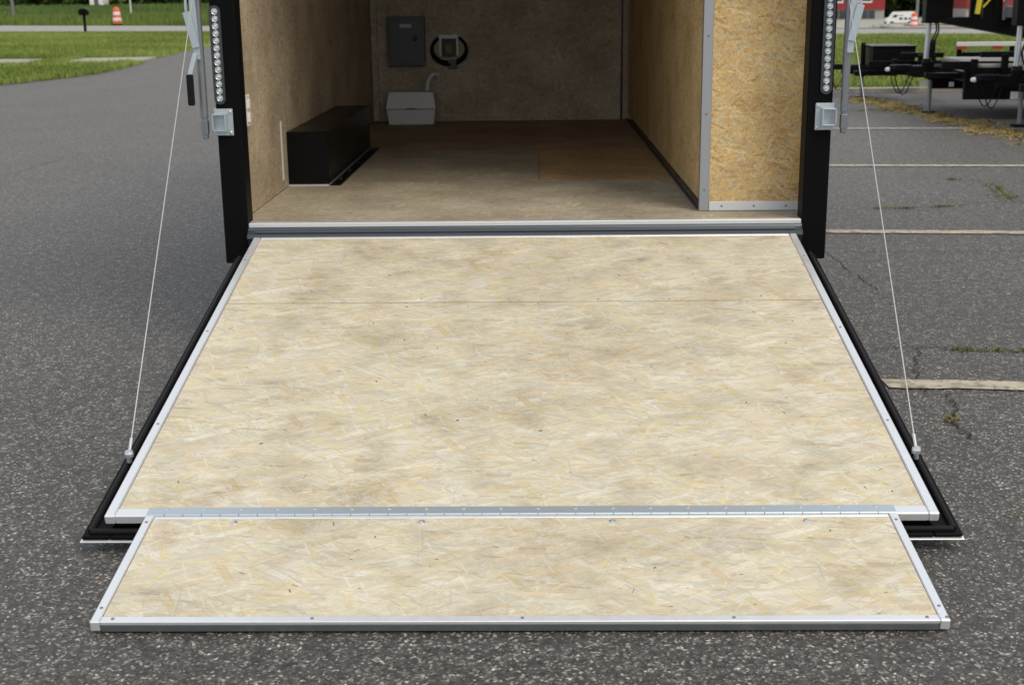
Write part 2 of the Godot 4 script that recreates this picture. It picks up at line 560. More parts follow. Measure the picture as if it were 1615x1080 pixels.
func build_ground() -> void:
	var m := MB.new()
	var xs := []
	var zs := []
	for i in 41: xs.append(-400.0 + i * 20)
	for i in 56: zs.append(90.0 - i * 10)
	for i in 40:
		for j in 55:
			var q := []
			for e in [[i, j], [i + 1, j], [i + 1, j + 1], [i, j + 1]]:
				q.append(Vector3(xs[e[0]], height(xs[e[0]], zs[e[1]]) - 0.06, zs[e[1]]))
			m.face(q, q[0] + Vector3.DOWN * 100)
	lone("ground", m.done(), M.field, "green open land stretching to the far treeline", "ground", "structure")
	# the asphalt lot, one sheet
	var lot := lone("parking_lot", sheet([[-46, 24], [46, 24], [46, -52], [-22, -52], [-46, -52]], 0.0, 0.05), M.asphalt, "grey weathered asphalt parking lot with visible aggregate and cracks", "parking lot", "structure")
	# painted lines
	for i in 4:
		var z0 := -8.512 + 2.965 * i
		var x0 := 1.2
		var x1 := 4.25
		if i == 3: x1 = 5.2
		if i == 2: x1 = 5.0
		var lm := MB.new()
		var f := FastNoiseLite.new()
		f.seed = 40 + i
		f.frequency = 3.5
		var n := 80
		for k in n:
			var q := []
			for e in [[k, -1], [k, 1], [k + 1, 1], [k + 1, -1]]:
				var x := lerpf(x0, x1, e[0] / float(n))
				q.append(Vector3(x, 0.005, z0 + 0.0862 * x + e[1] * (0.05 + 0.011 * f.get_noise_2d(x * 2.0, e[1] * 7.0))))
			lm.face(q, q[0] + Vector3.DOWN)
		part(lot, "parking_line", lm.done(), M.line)
	# cracks
	var cracks := [
		[[1.1, 0.06], [1.264, 0.05], [1.423, 0.018], [1.509, 0.038], [1.637, 0.068], [1.798, 0.098], [2.4, 0.02]],
		[[1.441, 0.037], [1.371, 0.249], [1.322, 0.444], [1.303, 0.604]],
		[[1.375, 0.591], [1.348, 0.76], [1.294, 0.885], [1.304, 0.975], [1.3, 1.061]],
		[[1.4, -2.2], [1.507, -1.808], [1.522, -1.335], [1.543, -0.923]],
		[[1.6, -1.84], [1.813, -1.829], [2.127, -1.817], [2.491, -1.819], [3.2, -1.79]],
		[[1.5, -3.2], [1.834, -3.228], [2.332, -3.226], [2.588, -3.313], [2.858, -3.427], [3.4, -3.4]],
		[[3.132, -4.439], [3.164, -4.212], [3.066, -3.686], [3.011, -3.419]],
		[[-4.6, -4.7], [-3.987, -5.074], [-3.957, -5.77], [-3.906, -6.52], [-3.563, -6.834]],
		[[-7.0, -11.2], [-6.552, -11.485], [-6.328, -12.153], [-5.917, -12.633], [-4.4, -13.4]],
	]
	for c in cracks:
		var cm := MB.new()
		var pts := []
		for i in c.size() - 1:
			for s in 12:
				var p := Vector2(c[i][0], c[i][1]).lerp(Vector2(c[i + 1][0], c[i + 1][1]), s / 12.0)
				pts.append(p + Vector2(rng.randf_range(-1, 1), rng.randf_range(-1, 1)) * 0.012)
		for i in pts.size() - 1:
			var d: Vector2 = (pts[i + 1] - pts[i]).normalized().orthogonal()
			var w0 := 0.0012 + 0.0026 * absf(sin(i * 1.7)) * rng.randf()
			var w1 := 0.0012 + 0.0026 * absf(sin((i + 1) * 1.7)) * rng.randf()
			var q := []
			for e in [pts[i] - d * w0, pts[i] + d * w0, pts[i + 1] + d * w1, pts[i + 1] - d * w1]: q.append(Vector3(e.x, 0.0045, e.y))
			cm.face(q, q[0] + Vector3.DOWN)
		part(lot, "crack", cm.done(), M.crack)
	# lawns
	var left_lawn := [[-60, -12], [-14, -12.6], [-10, -14.6], [-8.9, -16.6], [-8.44, -19.1], [-8.4, -20.6], [-8.75, -24.5], [-9.5, -31.3], [-10.6, -42], [-12.4, -53.6], [-15.4, -54.9], [-20.6, -57.7], [-25.4, -58.7], [-60, -72]]
	lone("lawn", sheet(left_lawn, 0.02, 0.04), M.lawn, "mown green lawn at left between asphalt and road", "lawn", "structure")
	var right_lawn := [[2.2, -13.4], [60, -13.0], [60, -28], [25, -32.5], [12.1, -38.1], [10.1, -39], [4, -42], [1.6, -40]]
	lone("lawn", sheet(right_lawn, 0.02, 0.04), M.lawn, "mown green lawn at right behind the black trailers", "lawn", "structure")
	lone("kerb", sheet([[2.2, -13.4], [60, -13.0], [60, -12.75], [2.2, -13.15]], 0.06, 0.1), M.concrete, "pale concrete kerb edging the right lawn", "kerb", "structure")
	# sidewalk slabs
	var walk := Node3D.new()
	walk.name = "sidewalk"
	add_child(walk)
	tag(walk, "pale concrete sidewalk crossing the left lawn", "sidewalk", "", "structure")
	var x := -10.78
	for k in 16:
		var w := 1.5
		part(walk, "slab", sheet([[x, -23.75], [x - w + 0.02, -23.9], [x - w - 0.35, -26.5], [x - 0.37, -26.4]], 0.05, 0.08), M.concrete)
		x -= w
	part(walk, "slab", sheet([[-10.35, -24.1], [-8.7, -24.5], [-9.0, -27.0], [-10.75, -26.6]], 0.05, 0.08), M.concrete)
	# road
	var near := [[-120, -100], [-60, -72], [-25.4, -58.7], [-15.4, -54.9], [0, -45.6], [10.1, -39], [12.1, -38.1], [25, -32.5], [70, -24]]
	var far := [[-140, -135], [-75, -100], [-34.8, -82.2], [-20, -72.8], [0, -59], [12, -47.8], [14.4, -46.2], [30, -40.5], [75, -31]]
	lone("road", ribbon(near, far, 0.10), M.road, "grey paved road running across the background", "road", "structure")
	# paved yard beyond the road on the right
	lone("paved_yard", ribbon([[6, -53], [14.4, -46.6], [30, -41], [75, -31.5]], [[30, -214], [56, -214], [95, -214], [200, -205]], 0.07, 10), M.concrete, "pale paved yard in front of the red building", "yard", "structure")
	lone("field_lane", ribbon([[-230, -204], [-140, -203], [-60, -202], [-20, -202], [0, -202]], [[-230, -211], [-140, -210], [-60, -209], [-20, -209], [0, -209]], 0.65), M.concrete, "thin pale lane along the far edge of the field", "lane", "structure")
	# grass
	var blade := clump(9, 0.075, 0.006, 0.11, 0.6)
	var ga := Color(0.145, 0.205, 0.045)
	var gb := Color(0.265, 0.325, 0.09)
	var walk_hole := [[-60, -23.4], [-10.1, -23.6], [-8.4, -24.3], [-8.6, -27.1], [-60, -26.7]]
	var seen_left := [[-9.2, -16.4], [-8.5, -19.1], [-8.45, -20.6], [-8.8, -24.5], [-9.6, -31.3], [-12.5, -53.5], [-15.4, -54.8], [-25.4, -58.5], [-34, -60], [-16, -24], [-11.5, -15]]
	var g := sow(seen_left, 70000, 0.02, 0.7, 1.5, ga, gb, false, [walk_hole])
	g.append_array(sow([[-10.78, -23.8], [-10.35, -24.05], [-10.7, -26.6], [-11.1, -26.4]], 260, 0.02, 0.8, 1.6, ga, gb))
	g.append_array(sow([[-8.8, -16.4], [-8.3, -19.1], [-8.25, -20.6], [-8.6, -24.4], [-9.0, -24.4], [-8.6, -20.6], [-8.6, -19.1], [-9.2, -16.4]], 1600, 0.01, 0.7, 1.3, ga, gb))
	strew("lawn_grass", blade, g, "short green grass of the left lawn", "grass")
	strew("lawn_grass", blade, sow([[2.3, -13.45], [16, -13.3], [22, -32.8], [12.1, -38], [10.1, -38.8], [2.3, -41]], 60000, 0.02, 0.8, 1.7, ga, gb), "short green grass of the right lawn", "grass")
	var tall := clump(10, 0.5, 0.02, 0.5, 0.5)
	var verge := [[-150, -138], [-75, -102], [-34.8, -84], [-20, -75], [-2, -62], [-2, -120], [-60, -140], [-150, -165]]
	strew("verge_grass", tall, sow(verge, 26000, 0, 0.6, 1.3, Color(0.09, 0.145, 0.035), Color(0.19, 0.25, 0.06), true), "long green roadside grass beyond the road at left", "grass")
	var crop := clump(10, 0.5, 0.05, 0.7, 0.5)
	strew("crop", crop, sow([[-220, -170], [-60, -141], [-2, -121], [-2, -188], [-220, -188]], 30000, 0, 0.7, 1.15, Color(0.075, 0.125, 0.04), Color(0.135, 0.20, 0.06), true), "dark green crop standing in the far left field", "crop")
	strew("verge_grass", tall, sow([[13.5, -50], [40, -44], [75, -170], [48, -170], [36, -120], [24, -70]], 4000, 0, 0.3, 0.6, Color(0.06, 0.09, 0.02), Color(0.12, 0.15, 0.04), true, [[[14, -48], [32, -42], [60, -150], [40, -150]]]), "low green grass edging the paved yard at right", "grass")
	# weeds in the cracks and dead grass on the seam
	var weed := clump(12, 0.012, 0.003, 0.03, 2.0)
	var w := []
	for c in [[[1.53, 0.055], [1.9, 0.09], 90, 0.014], [[2.1, -3.25], [2.33, -3.22], 60, 0.03], [[2.42, -3.25], [2.62, -3.31], 35, 0.02], [[3.15, -4.3], [3.02, -3.5], 130, 0.07], [[2.95, -4.5], [3.13, -4.44], 30, 0.04], [[1.302, 0.86], [1.30, 0.90], 14, 0.01], [[1.36, 1.75], [1.42, 1.76], 8, 0.02], [[1.23, 1.62], [1.24, 1.66], 6, 0.01], [[1.6, -3.2], [1.8, -3.22], 20, 0.02]]:
		for k in int(c[2] * 0.38):
			var t := rng.randf()
			var p: Vector2 = Vector2(c[0][0], c[0][1]).lerp(Vector2(c[1][0], c[1][1]), t) + Vector2(rng.randfn(), rng.randfn()) * c[3] * 0.6
			var s := rng.randf_range(0.35, 1.0)
			w.append([Transform3D(Basis(Vector3.UP, rng.randf() * TAU).scaled(Vector3(s, s, s)), Vector3(p.x, 0.004, p.y)), Color(0.20, 0.17, 0.06).lerp(Color(0.12, 0.125, 0.04), rng.randf())])
	strew("crack_weeds", weed, w, "small olive weeds growing in asphalt cracks", "weeds")
	var straw := clump(14, 0.022, 0.005, 0.08, 3.0)
	w = []
	for k in 800:
		var t := rng.randf()
		var pz := lerpf(-12.4, -6.6, t)
		var px := lerpf(4.15, 4.5, t) + rng.randfn() * (0.07 + 0.07 * absf(sin(pz * 2.3))) + 0.06 * sin(pz * 5.0)
		var s := rng.randf_range(0.5, 1.2)
		w.append([Transform3D(Basis(Vector3.UP, rng.randf() * TAU).scaled(Vector3(s, s * 0.7, s)), Vector3(px, 0.004, pz)), Color(0.36, 0.26, 0.11).lerp(Color(0.24, 0.20, 0.075), rng.randf())])
	strew("dry_grass", straw, w, "dry straw coloured grass along the pavement seam by the trailers", "dry grass")
	# far woods
	var ball := leaf_ball(70, 0.28)
	w = []
	for k in 4200:
		var px := rng.randf_range(-260, 5)
		var hgt := 6.0 + 5.0 * absf(sin(px * 0.13) * cos(px * 0.051 + 1.0))
		var yy := rng.randf() * hgt
		var s := rng.randf_range(0.9, 2.1)
		w.append([Transform3D(Basis(Vector3.UP, rng.randf() * TAU).scaled(Vector3(s, s, s)), Vector3(px, 1.0 + yy, -222 - rng.randf() * 14 + 4.0 * sin(px * 0.4))), Color(0.045, 0.08, 0.026).lerp(Color(0.12, 0.17, 0.05), rng.randf())])
	strew("far_woods", ball, w, "dark green woods beyond the field at upper left", "woods")
	w = []
	for k in 2200:
		var px := rng.randf_range(52, 130)
		var hgt := 7.0 + 5.0 * absf(sin(px * 0.21))
		var s := rng.randf_range(0.9, 2.0)
		w.append([Transform3D(Basis(Vector3.UP, rng.randf() * TAU).scaled(Vector3(s, s, s)), Vector3(px, -2.2 + rng.randf() * hgt, -236 - rng.randf() * 14)), Color(0.022, 0.042, 0.014).lerp(Color(0.06, 0.095, 0.028), rng.randf())])
	strew("far_woods", ball, w, "green trees massed behind the white van and red building", "woods")

# ------------------------------------------------------------------ the cargo trailer
func screws(parent: Node, mesh: Mesh, places: Array, m: Material) -> void:
	for p: Vector3 in places: part(parent, "screw", mesh, m, p)

func build_trailer() -> void:
	var T := thing("cargo_trailer", "black enclosed cargo trailer with its plywood ramp door lowered onto the asphalt", "trailer")
	var FL := 0.4744
	var BACK := -4.109
	var L := -1.035
	var R := 1.035
	var TOP := 2.45
	# shell
	var fb := func(x0: float, x1: float, z0: float, z1: float, c: Color, lift: float) -> void:
		var fm: StandardMaterial3D = M.osb.duplicate()
		fm.albedo_color = c
		part(T, "floor_board", bx(Vector3((x0 + x1) / 2, FL - 0.012 + lift, (z0 + z1) / 2), Vector3(x1 - x0 - 0.002, 0.024, z1 - z0 - 0.002), 0.001), fm)
	fb.call(-1.035, 1.035, -1.12, -0.034, Color8(233, 241, 250), 0.0)
	fb.call(-1.035, 0.06, -2.34, -1.12, Color8(222, 228, 236), 0.0)
	fb.call(0.06, 1.035, -2.34, -1.12, Color8(238, 220, 192), -0.0004)
	fb.call(-1.035, 1.035, BACK + 0.001, -2.34, Color8(224, 208, 196), 0.0)
	part(T, "subfloor", bx(Vector3(0, FL - 0.04, (BACK - 0.036) / 2), Vector3(2.05, 0.03, -BACK - 0.05)), M.black)
	part(T, "wall_panel", bx(Vector3(L - 0.006, (FL + TOP) / 2 + 0.001, (BACK - 0.092) / 2), Vector3(0.012, TOP - FL, -BACK - 0.092)), M.osb)
	part(T, "wall_panel", bx(Vector3(R + 0.006, (FL + TOP) / 2 + 0.001, (BACK - 0.092) / 2), Vector3(0.012, TOP - FL, -BACK - 0.092)), M.osb)
	part(T, "front_wall_panel", bx(Vector3(-0.19, (FL + TOP) / 2 + 0.001, BACK - 0.006), Vector3(1.60, TOP - FL, 0.012)), M.osb)
	part(T, "front_wall_panel", bx(Vector3(0.83, (FL + TOP) / 2 + 0.001, BACK - 0.006), Vector3(0.41, TOP - FL, 0.012)), M.osb)
	part(T, "corner_trim", bx(Vector3(-1.012, (FL + TOP) / 2, BACK + 0.001), Vector3(0.04, TOP - FL - 0.01, 0.016), 0.002), M.osb)
	part(T, "wall_strip", bx(Vector3(0.64, (FL + TOP) / 2, BACK + 0.004), Vector3(0.012, TOP - FL - 0.01, 0.008)), M.osb)
	part(T, "base_trim", bx(Vector3(-0.19, FL + 0.012, BACK + 0.006), Vector3(1.58, 0.022, 0.01), 0.002), M.osb)
	part(T, "ceiling", bx(Vector3(0, TOP + 0.01, BACK / 2), Vector3(2.07, 0.018, -BACK)), M.osb)
	for s in [-1, 1]:
		part(T, "side_skin", bx(Vector3(s * 1.072, 1.45, -2.145), Vector3(0.03, 2.1, 4.08), 0.004), M.skin)
		part(T, "frame_rail", bx(Vector3(s * 0.95, 0.37, -2.1), Vector3(0.06, 0.12, 4.1)), M.black)
	part(T, "front_skin", bx(Vector3(0, 1.45, -4.2), Vector3(2.18, 2.1, 0.03), 0.004), M.skin)
	part(T, "roof", bx(Vector3(0, 2.53, -2.09), Vector3(2.18, 0.04, 4.25), 0.01), M.skin)
	part(T, "header", bx(Vector3(0, 2.47, -0.05), Vector3(2.0, 0.075, 0.08), 0.004), M.black)
	for z in [-0.6, -1.2, -1.8, -2.4, -3.0, -3.6]:
		part(T, "cross_member", bx(Vector3(0, 0.41, z), Vector3(1.84, 0.07, 0.04)), M.black)
	# wheels
	for s in [-1, 1]:
		for z in [-1.45, -2.2]:
			var wh := MB.new()
			var b := Basis(Vector3(0, 0, 1), PI / 2)
			wh.lathe([Vector2(0.2, -0.07), Vector2(0.29, -0.078), Vector2(0.33, -0.055), Vector2(0.335, 0), Vector2(0.33, 0.055), Vector2(0.29, 0.078), Vector2(0.2, 0.07)], 28, Vector3.ZERO, b)
			var w := part(T, "wheel", wh.done(), M.tyre, Vector3(s * 0.945, 0.335, z))
			var rm := MB.new()
			rm.lathe([Vector2(0.0, -0.05), Vector2(0.19, -0.065), Vector2(0.2, 0), Vector2(0.19, 0.065), Vector2(0.0, 0.05)], 24, Vector3.ZERO, b)
			part(w, "rim", rm.done(), M.white)
	# rear posts
	for s in [-1, 1]:
		var pm := MB.new()
		pm.box(Vector3(s * 1.0445, 1.41, -0.045), Vector3(0.089, 2.16, 0.09), 0.004)
		part(T, "rear_post", pm.done(), M.black)
		# strip of small lamps
		var y0 := 0.902 if s < 0 else 0.917
		var y1 := 1.241 if s < 0 else 1.262
		var hm := MB.new()
		var pill := PackedVector2Array()
		for k in 25:
			var a := PI * k / 24.0
			pill.append(Vector2(cos(a) * 0.02, y1 - 0.02 + sin(a) * 0.02))
		for k in 25:
			var a := PI + PI * k / 24.0
			pill.append(Vector2(cos(a) * 0.02, y0 + 0.02 + sin(a) * 0.02))
		hm.prism(pill, 0.0, 0.006)
		var xs: float = s * (1.0705 if s < 0 else 1.0625)
		var strip := part(T, "light_strip", hm.done(), M.led_base, Vector3(xs, 0, 0.001))
		var lens := MB.new()
		lens.lathe([Vector2(0.0125, -0.004), Vector2(0.0115, 0.0), Vector2(0.0085, 0.004), Vector2(0.006, 0.002), Vector2(0.003, 0.0055), Vector2(0.0, 0.006)], 12, Vector3.ZERO, Basis(Vector3.RIGHT, PI / 2))
		var lm := lens.done()
		var cnt := 13
		for k in cnt:
			part(strip, "lamp", lm, M.led, Vector3(0, lerpf(y0 + 0.021, y1 - 0.021, k / float(cnt - 1)), 0.008))
		# latch keeper
		var kx: float = s * 1.062
		var km := MB.new()
		km.box(Vector3(0, 0.84, 0.005), Vector3(0.066, 0.094, 0.006), 0.0015)
		var keeper := part(T, "latch_keeper", km.done(), M.zinc, Vector3(kx, 0, 0))
		var lp := MB.new()
		lp.box(Vector3(-s * 0.012, 0.84, 0.022), Vector3(0.006, 0.062, 0.032), 0.001)
		lp.box(Vector3(s * 0.012, 0.868, 0.022), Vector3(0.042, 0.005, 0.03), 0.001)
		lp.box(Vector3(s * 0.012, 0.812, 0.022), Vector3(0.042, 0.005, 0.03), 0.001)
		lp.box(Vector3(s * 0.033, 0.84, 0.03), Vector3(0.005, 0.05, 0.02), 0.001)
		part(keeper, "catch", lp.done(), M.zinc)
		var bm := MB.new()
		bm.lathe([Vector2(0.006, 0), Vector2(0.006, 0.003), Vector2(0.004, 0.005), Vector2(0, 0.005)], 10, Vector3.ZERO, Basis(Vector3.RIGHT, PI / 2))
		for p in [[-0.024, 0.876], [-0.024, 0.803]]:
			part(keeper, "bolt", bm.done(), M.screw, Vector3(-p[0] * s * -1, p[1], 0.008))
		# lock bar hanging beside the post
		var bt := MB.new()
		bt.tube([Vector3(0, 0.86, 0), Vector3(0, 2.3, 0)], 0.0135, 14)
		bt.tube([Vector3(0, 0.80, 0), Vector3(0, 0.875, 0)], 0.0105, 12)
		var lean := Basis(Vector3(0, 0, 1), 0.0)
		var bar := part(T, "lock_bar", bt.done(), M.galv, Vector3(s * 1.124, 0, 0.028), lean)
		var em := MB.new()
		em.box(Vector3(0, 0.80, 0), Vector3(0.017, 0.03, 0.024), 0.002)
		em.box(Vector3(0, 0.825, 0), Vector3(0.023, 0.05, 0.026), 0.002)
		part(bar, "bar_end", em.done(), M.galv)
		for y in [1.5, 2.1]:
			part(bar, "bracket", bx(Vector3(-s * 0.02, y, -0.03), Vector3(0.05, 0.08, 0.09), 0.003), M.zinc)
		var sr := MB.new()
		sr.bar(Vector3(s * 0.004, 1.06, 0.024), Vector3(s * 0.016, 1.52, 0.03), 0.022, 0.006, 0.001)
		sr.bar(Vector3(s * 0.004, 1.1, 0.034), Vector3(s * 0.03, 1.22, 0.034), 0.026, 0.006, 0.001)
		sr.bar(Vector3(s * 0.03, 1.22, 0.034), Vector3(s * 0.03, 1.3, 0.034), 0.008, 0.006)
		part(bar, "latch_lever", sr.done(), M.zinc)
		if s < 0:
			var gm := MB.new()
			gm.box(Vector3(-0.033, 0.957, 0.036), Vector3(0.023, 0.107, 0.018), 0.004)
			part(bar, "grip", gm.done(), M.rubber)
			var gl := MB.new()
			gl.bar(Vector3(-0.033, 1.005, 0.036), Vector3(-0.01, 1.08, 0.03), 0.016, 0.006, 0.001)
			part(bar, "grip_arm", gl.done(), M.zinc)
	# rear sill
	part(T, "sill_trim", bx(Vector3(0, FL - 0.0065, -0.016), Vector3(1.996, 0.017, 0.034), 0.002), M.alu)
	var sg := MB.new()
	sg.prism(PackedVector2Array([Vector2(-0.034, 0.4585), Vector2(0.0, 0.4585), Vector2(0.004, 0.452), Vector2(0.026, 0.4385), Vector2(0.029, 0.425), Vector2(-0.034, 0.32)]), -1.0, 1.0, Vector3.ZERO, Basis(Vector3(0, 0, 1), Vector3(0, 1, 0), Vector3(-1, 0, 0)))
	part(T, "sill_channel", sg.done(), M.dark_steel)
	var hk := MB.new()
	hk.tube([Vector3(-0.97, 0.446, 0.016), Vector3(0.97, 0.446, 0.016)], 0.0075, 10)
	part(T, "hinge_rod", hk.done(), M.dark_steel)
	# closet at right of the opening
	part(T, "partition_panel", bx(Vector3(0.666, (FL + TOP) / 2 + 0.02, (-0.215 + BACK) / 2), Vector3(0.014, TOP - FL - 0.04, -BACK - 0.215 - 0.016)), M.osb_gold)
	part(T, "partition_base", bx(Vector3(0.655, FL + 0.006, (-0.24 + BACK) / 2), Vector3(0.006, 0.011, -BACK - 0.28)), mat(lin(0.05, 0.042, 0.034), 0.8))
	part(T, "closet_panel", bx(Vector3(0.856, (FL + 0.03 + TOP) / 2, -0.217), Vector3(0.345, TOP - FL - 0.03, 0.014)), M.osb_gold)
	part(T, "corner_angle", bx(Vector3(0.674, (FL + TOP) / 2, -0.2085), Vector3(0.036, TOP - FL - 0.004, 0.004), 0.001), M.dull_alu)
	part(T, "corner_angle", bx(Vector3(0.6575, (FL + TOP) / 2, -0.222), Vector3(0.003, TOP - FL - 0.006, 0.024)), M.dull_alu)
	part(T, "bottom_angle", bx(Vector3(0.862, FL + 0.019, -0.207), Vector3(0.338, 0.034, 0.004), 0.001), M.alu)
	var scm := MB.new()
	scm.lathe([Vector2(0.0045, 0), Vector2(0.0036, 0.0014), Vector2(0, 0.0018)], 8, Vector3.ZERO, Basis(Vector3.RIGHT, PI / 2))
	var sc := scm.done()
	for x in [0.74, 0.86, 0.98]: part(T, "screw", sc, M.galv, Vector3(x, FL + 0.019, -0.2048))
	for k in 7: part(T, "screw", sc, M.galv, Vector3(0.674, FL + 0.08 + k * 0.28, -0.2063))
	for k in 7:
		for x in [-0.95, -0.2, 0.55]: part(T, "screw", sc, M.galv, Vector3(x, FL + 0.1 + k * 0.28, BACK + 0.0005))
	var scx := MB.new()
	scx.lathe([Vector2(0.0045, 0), Vector2(0.0036, 0.0014), Vector2(0, 0.0018)], 8, Vector3.ZERO, Basis(Vector3(0, 0, 1), -PI / 2))
	var sx := scx.done()
	for z in [-0.5, -0.91, -1.32, -1.73, -2.14, -2.55, -2.96]:
		for k in 4: part(T, "screw", sx, M.galv, Vector3(L + 0.0003, FL + 0.3 + k * 0.3, z))
	var rv0m := MB.new()
	rv0m.lathe([Vector2(0.005, 0), Vector2(0.004, 0.002), Vector2(0, 0.003)], 8)
	var rv0 := rv0m.done()
	# wheel box
	var wb := MB.new()
	wb.box(Vector3(-0.945, FL + 0.117, -1.73), Vector3(0.178, 0.234, 1.46), 0.004)
	var box := part(T, "wheel_box", wb.done(), mat(lin(0.006, 0.006, 0.007), 0.3, 0.0, 0.25))
	for z in [-1.2, -1.5, -1.8, -2.1, -2.35]:
		part(box, "screw", rv0, M.galv, Vector3(-0.836, FL + 0.004, z))
	part(box, "lap_seam", bx(Vector3(-0.945, FL + 0.1175, -1.35), Vector3(0.1805, 0.2355, 0.012), 0.001), box.material_override)
	part(box, "flange", bx(Vector3(-0.8315, FL + 0.002, -1.73), Vector3(0.049, 0.004, 1.46)), M.black)
	part(box, "edge_trim", bx(Vector3(-0.945, FL + 0.003, -0.996), Vector3(0.178, 0.007, 0.008)), M.alu)
	part(box, "edge_trim", bx(Vector3(-0.8535, FL + 0.0065, -1.73), Vector3(0.005, 0.006, 1.44)), M.dull_alu)

	part(T, "wall_trim", bx(Vector3(L + 0.003, FL + 0.165, -0.88), Vector3(0.006, 0.25, 0.016), 0.001), M.white_plastic)
	# ---- ramp door
	var top := Vector3(0, 0.431, 0.0316)
	var d := Vector3(0, 0.0882 - 0.431, 1.8224 - 0.0316)
	var len := d.length()
	d = d.normalized()
	var up := d.cross(Vector3.RIGHT)
	var ramp := Node3D.new()
	ramp.name = "ramp_door"
	T.add_child(ramp)
	ramp.transform = Transform3D(Basis(Vector3.RIGHT, up, d), top)
	var W := 0.975
	var rl := 0.025
	# boards with their own place on the texture
	var board := func(x0: float, x1: float, z0: float, z1: float, y: float, uo: Vector2) -> ArrayMesh:
		var m := MB.new()
		m.box(Vector3((x0 + x1) / 2, y - 0.009, (z0 + z1) / 2), Vector3(x1 - x0, 0.018, z1 - z0), 0.0015)
		for i in m.uv.size(): m.uv[i] += uo
		return m.done()
	part(ramp, "deck_board", board.call(-W + rl + 0.002, W - rl - 0.002, 0.016, 0.5865, -0.0012, Vector2(0.975, 0)), M.osb_pale)
	part(ramp, "deck_board", board.call(-W + rl + 0.002, W - rl - 0.002, 0.593, len - 0.037, -0.0012, Vector2(0.975, 0)), M.osb_pale)
	for s in [-1, 1]:
		part(ramp, "side_rail", bx(Vector3(s * (W - rl / 2), -0.012, len / 2), Vector3(rl, 0.024, len - 0.002), 0.003), M.alu)
	part(ramp, "top_rail", bx(Vector3(0, -0.0105, 0.007), Vector3(2 * (W - rl) - 0.004, 0.02, 0.014), 0.002), M.alu)
	part(ramp, "bottom_rail", bx(Vector3(0, -0.0115, len - 0.018), Vector3(2 * (W - rl) - 0.001, 0.022, 0.034), 0.002), M.alu)
	part(ramp, "core", bx(Vector3(0, -0.035, len / 2), Vector3(2 * W - 0.03, 0.03, len - 0.03)), M.black)
	part(ramp, "outer_skin", bx(Vector3(0, -0.0535, 0.09 + (len - 0.06) / 2), Vector3(2.06, 0.004, len - 0.06), 0.001), M.alu)
	var fl := MB.new()
	for s in [-1, 1]: fl.box(Vector3(s * 0.994, -0.046, 0.09 + (len - 0.065) / 2), Vector3(0.066, 0.01, len - 0.066), 0.003)
	fl.box(Vector3(0, -0.0462, len - 0.008), Vector3(1.92, 0.0096, 0.066), 0.003)
	part(ramp, "flange", fl.done(), M.black)
	var sl := MB.new()
	var path := [Vector3(-1.008, -0.038, 0.1)]
	for e in [[-1.008, len + 0.007], [1.008, len + 0.007]]: path.append(Vector3(e[0], -0.038, e[1]))
	path.append(Vector3(1.008, -0.038, 0.1))
	sl.tube([path[0], path[1]], 0.0075, 10)
	sl.tube([path[1], path[2]], 0.0075, 10)
	sl.tube([path[2], path[3]], 0.0075, 10)
	part(ramp, "seal", sl.done(), M.rubber)
	var rivet := MB.new()
	rivet.lathe([Vector2(0.004, 0), Vector2(0.0033, 0.0013), Vector2(0.0016, 0.002), Vector2(0, 0.002)], 10)
	var rv := rivet.done()
	var big := MB.new()
	big.lathe([Vector2(0.0095, 0), Vector2(0.008, 0.0025), Vector2(0.004, 0.0035), Vector2(0.0035, 0.0015), Vector2(0, 0.0012)], 12)
	var bg := big.done()
	# flap
	var A := Vector3(0, 0.0905, 1.8245)
	var fd := Vector3(0, 0.0285, 2.2415) - A
	var flen := fd.length()
	fd = fd.normalized()
	var fu := fd.cross(Vector3.RIGHT)
	var flap := Node3D.new()
	flap.name = "ramp_flap"
	T.add_child(flap)
	flap.transform = Transform3D(Basis(Vector3.RIGHT, fu, fd), A)
	var FW := 0.875
	part(flap, "deck_board", board.call(-FW + 0.0215, FW - 0.0215, 0.013, flen - 0.0205, -0.001, Vector2(1.05, 0.83)), M.osb_pale)
	for s in [-1, 1]:
		part(flap, "side_rail", bx(Vector3(s * (FW - 0.010), -0.0115, flen / 2), Vector3(0.020, 0.023, flen), 0.002), M.alu)
	part(flap, "end_rail", bx(Vector3(0, -0.004, flen - 0.0095), Vector3(2 * FW - 0.042, 0.008, 0.0196), 0.0012), M.alu)
	part(flap, "end_edge", bx(Vector3(0, -0.0165, flen - 0.0101), Vector3(2 * FW - 0.044, 0.0165, 0.0186), 0.001), M.galv)
	part(flap, "top_rail", bx(Vector3(0, -0.0115, 0.007), Vector3(2 * FW - 0.042, 0.02, 0.011), 0.002), M.alu)
	screws(flap, bg, [Vector3(-0.66, -0.001, 0.035), Vector3(-0.225, -0.001, 0.035), Vector3(0.215, -0.001, 0.035), Vector3(0.66, -0.001, 0.035)], M.screw)
	var fr := []
	for k in 4: fr.append(Vector3(-0.42 + k * 0.43, 0, flen - 0.011))
	for s in [-1, 1]:
		fr.append(Vector3(s * 0.865, 0, 0.03)); fr.append(Vector3(s * 0.865, 0, flen - 0.05)); fr.append(Vector3(s * 0.83, 0, flen - 0.011))
	screws(flap, rv, fr, M.galv)
	# piano hinge between ramp and flap
	var hinge := Node3D.new()
	hinge.name = "flap_hinge"
	T.add_child(hinge)
	hinge.transform = ramp.transform
	part(hinge, "leaf_plate", bx(Vector3(0, 0.0012, len - 0.019), Vector3(2 * FW, 0.0022, 0.028), 0.0006), M.zinc)
	var kn := MB.new()
	kn.tube([Vector3(-0.0211, 0, 0), Vector3(0.0211, 0, 0)], 0.0046, 10)
	var knm := kn.done()
	for k in 40: part(hinge, "knuckle", knm, M.zinc, Vector3(-FW + 0.0219 + k * 0.04375, 0.0005, len - 0.001))
	var hr := []
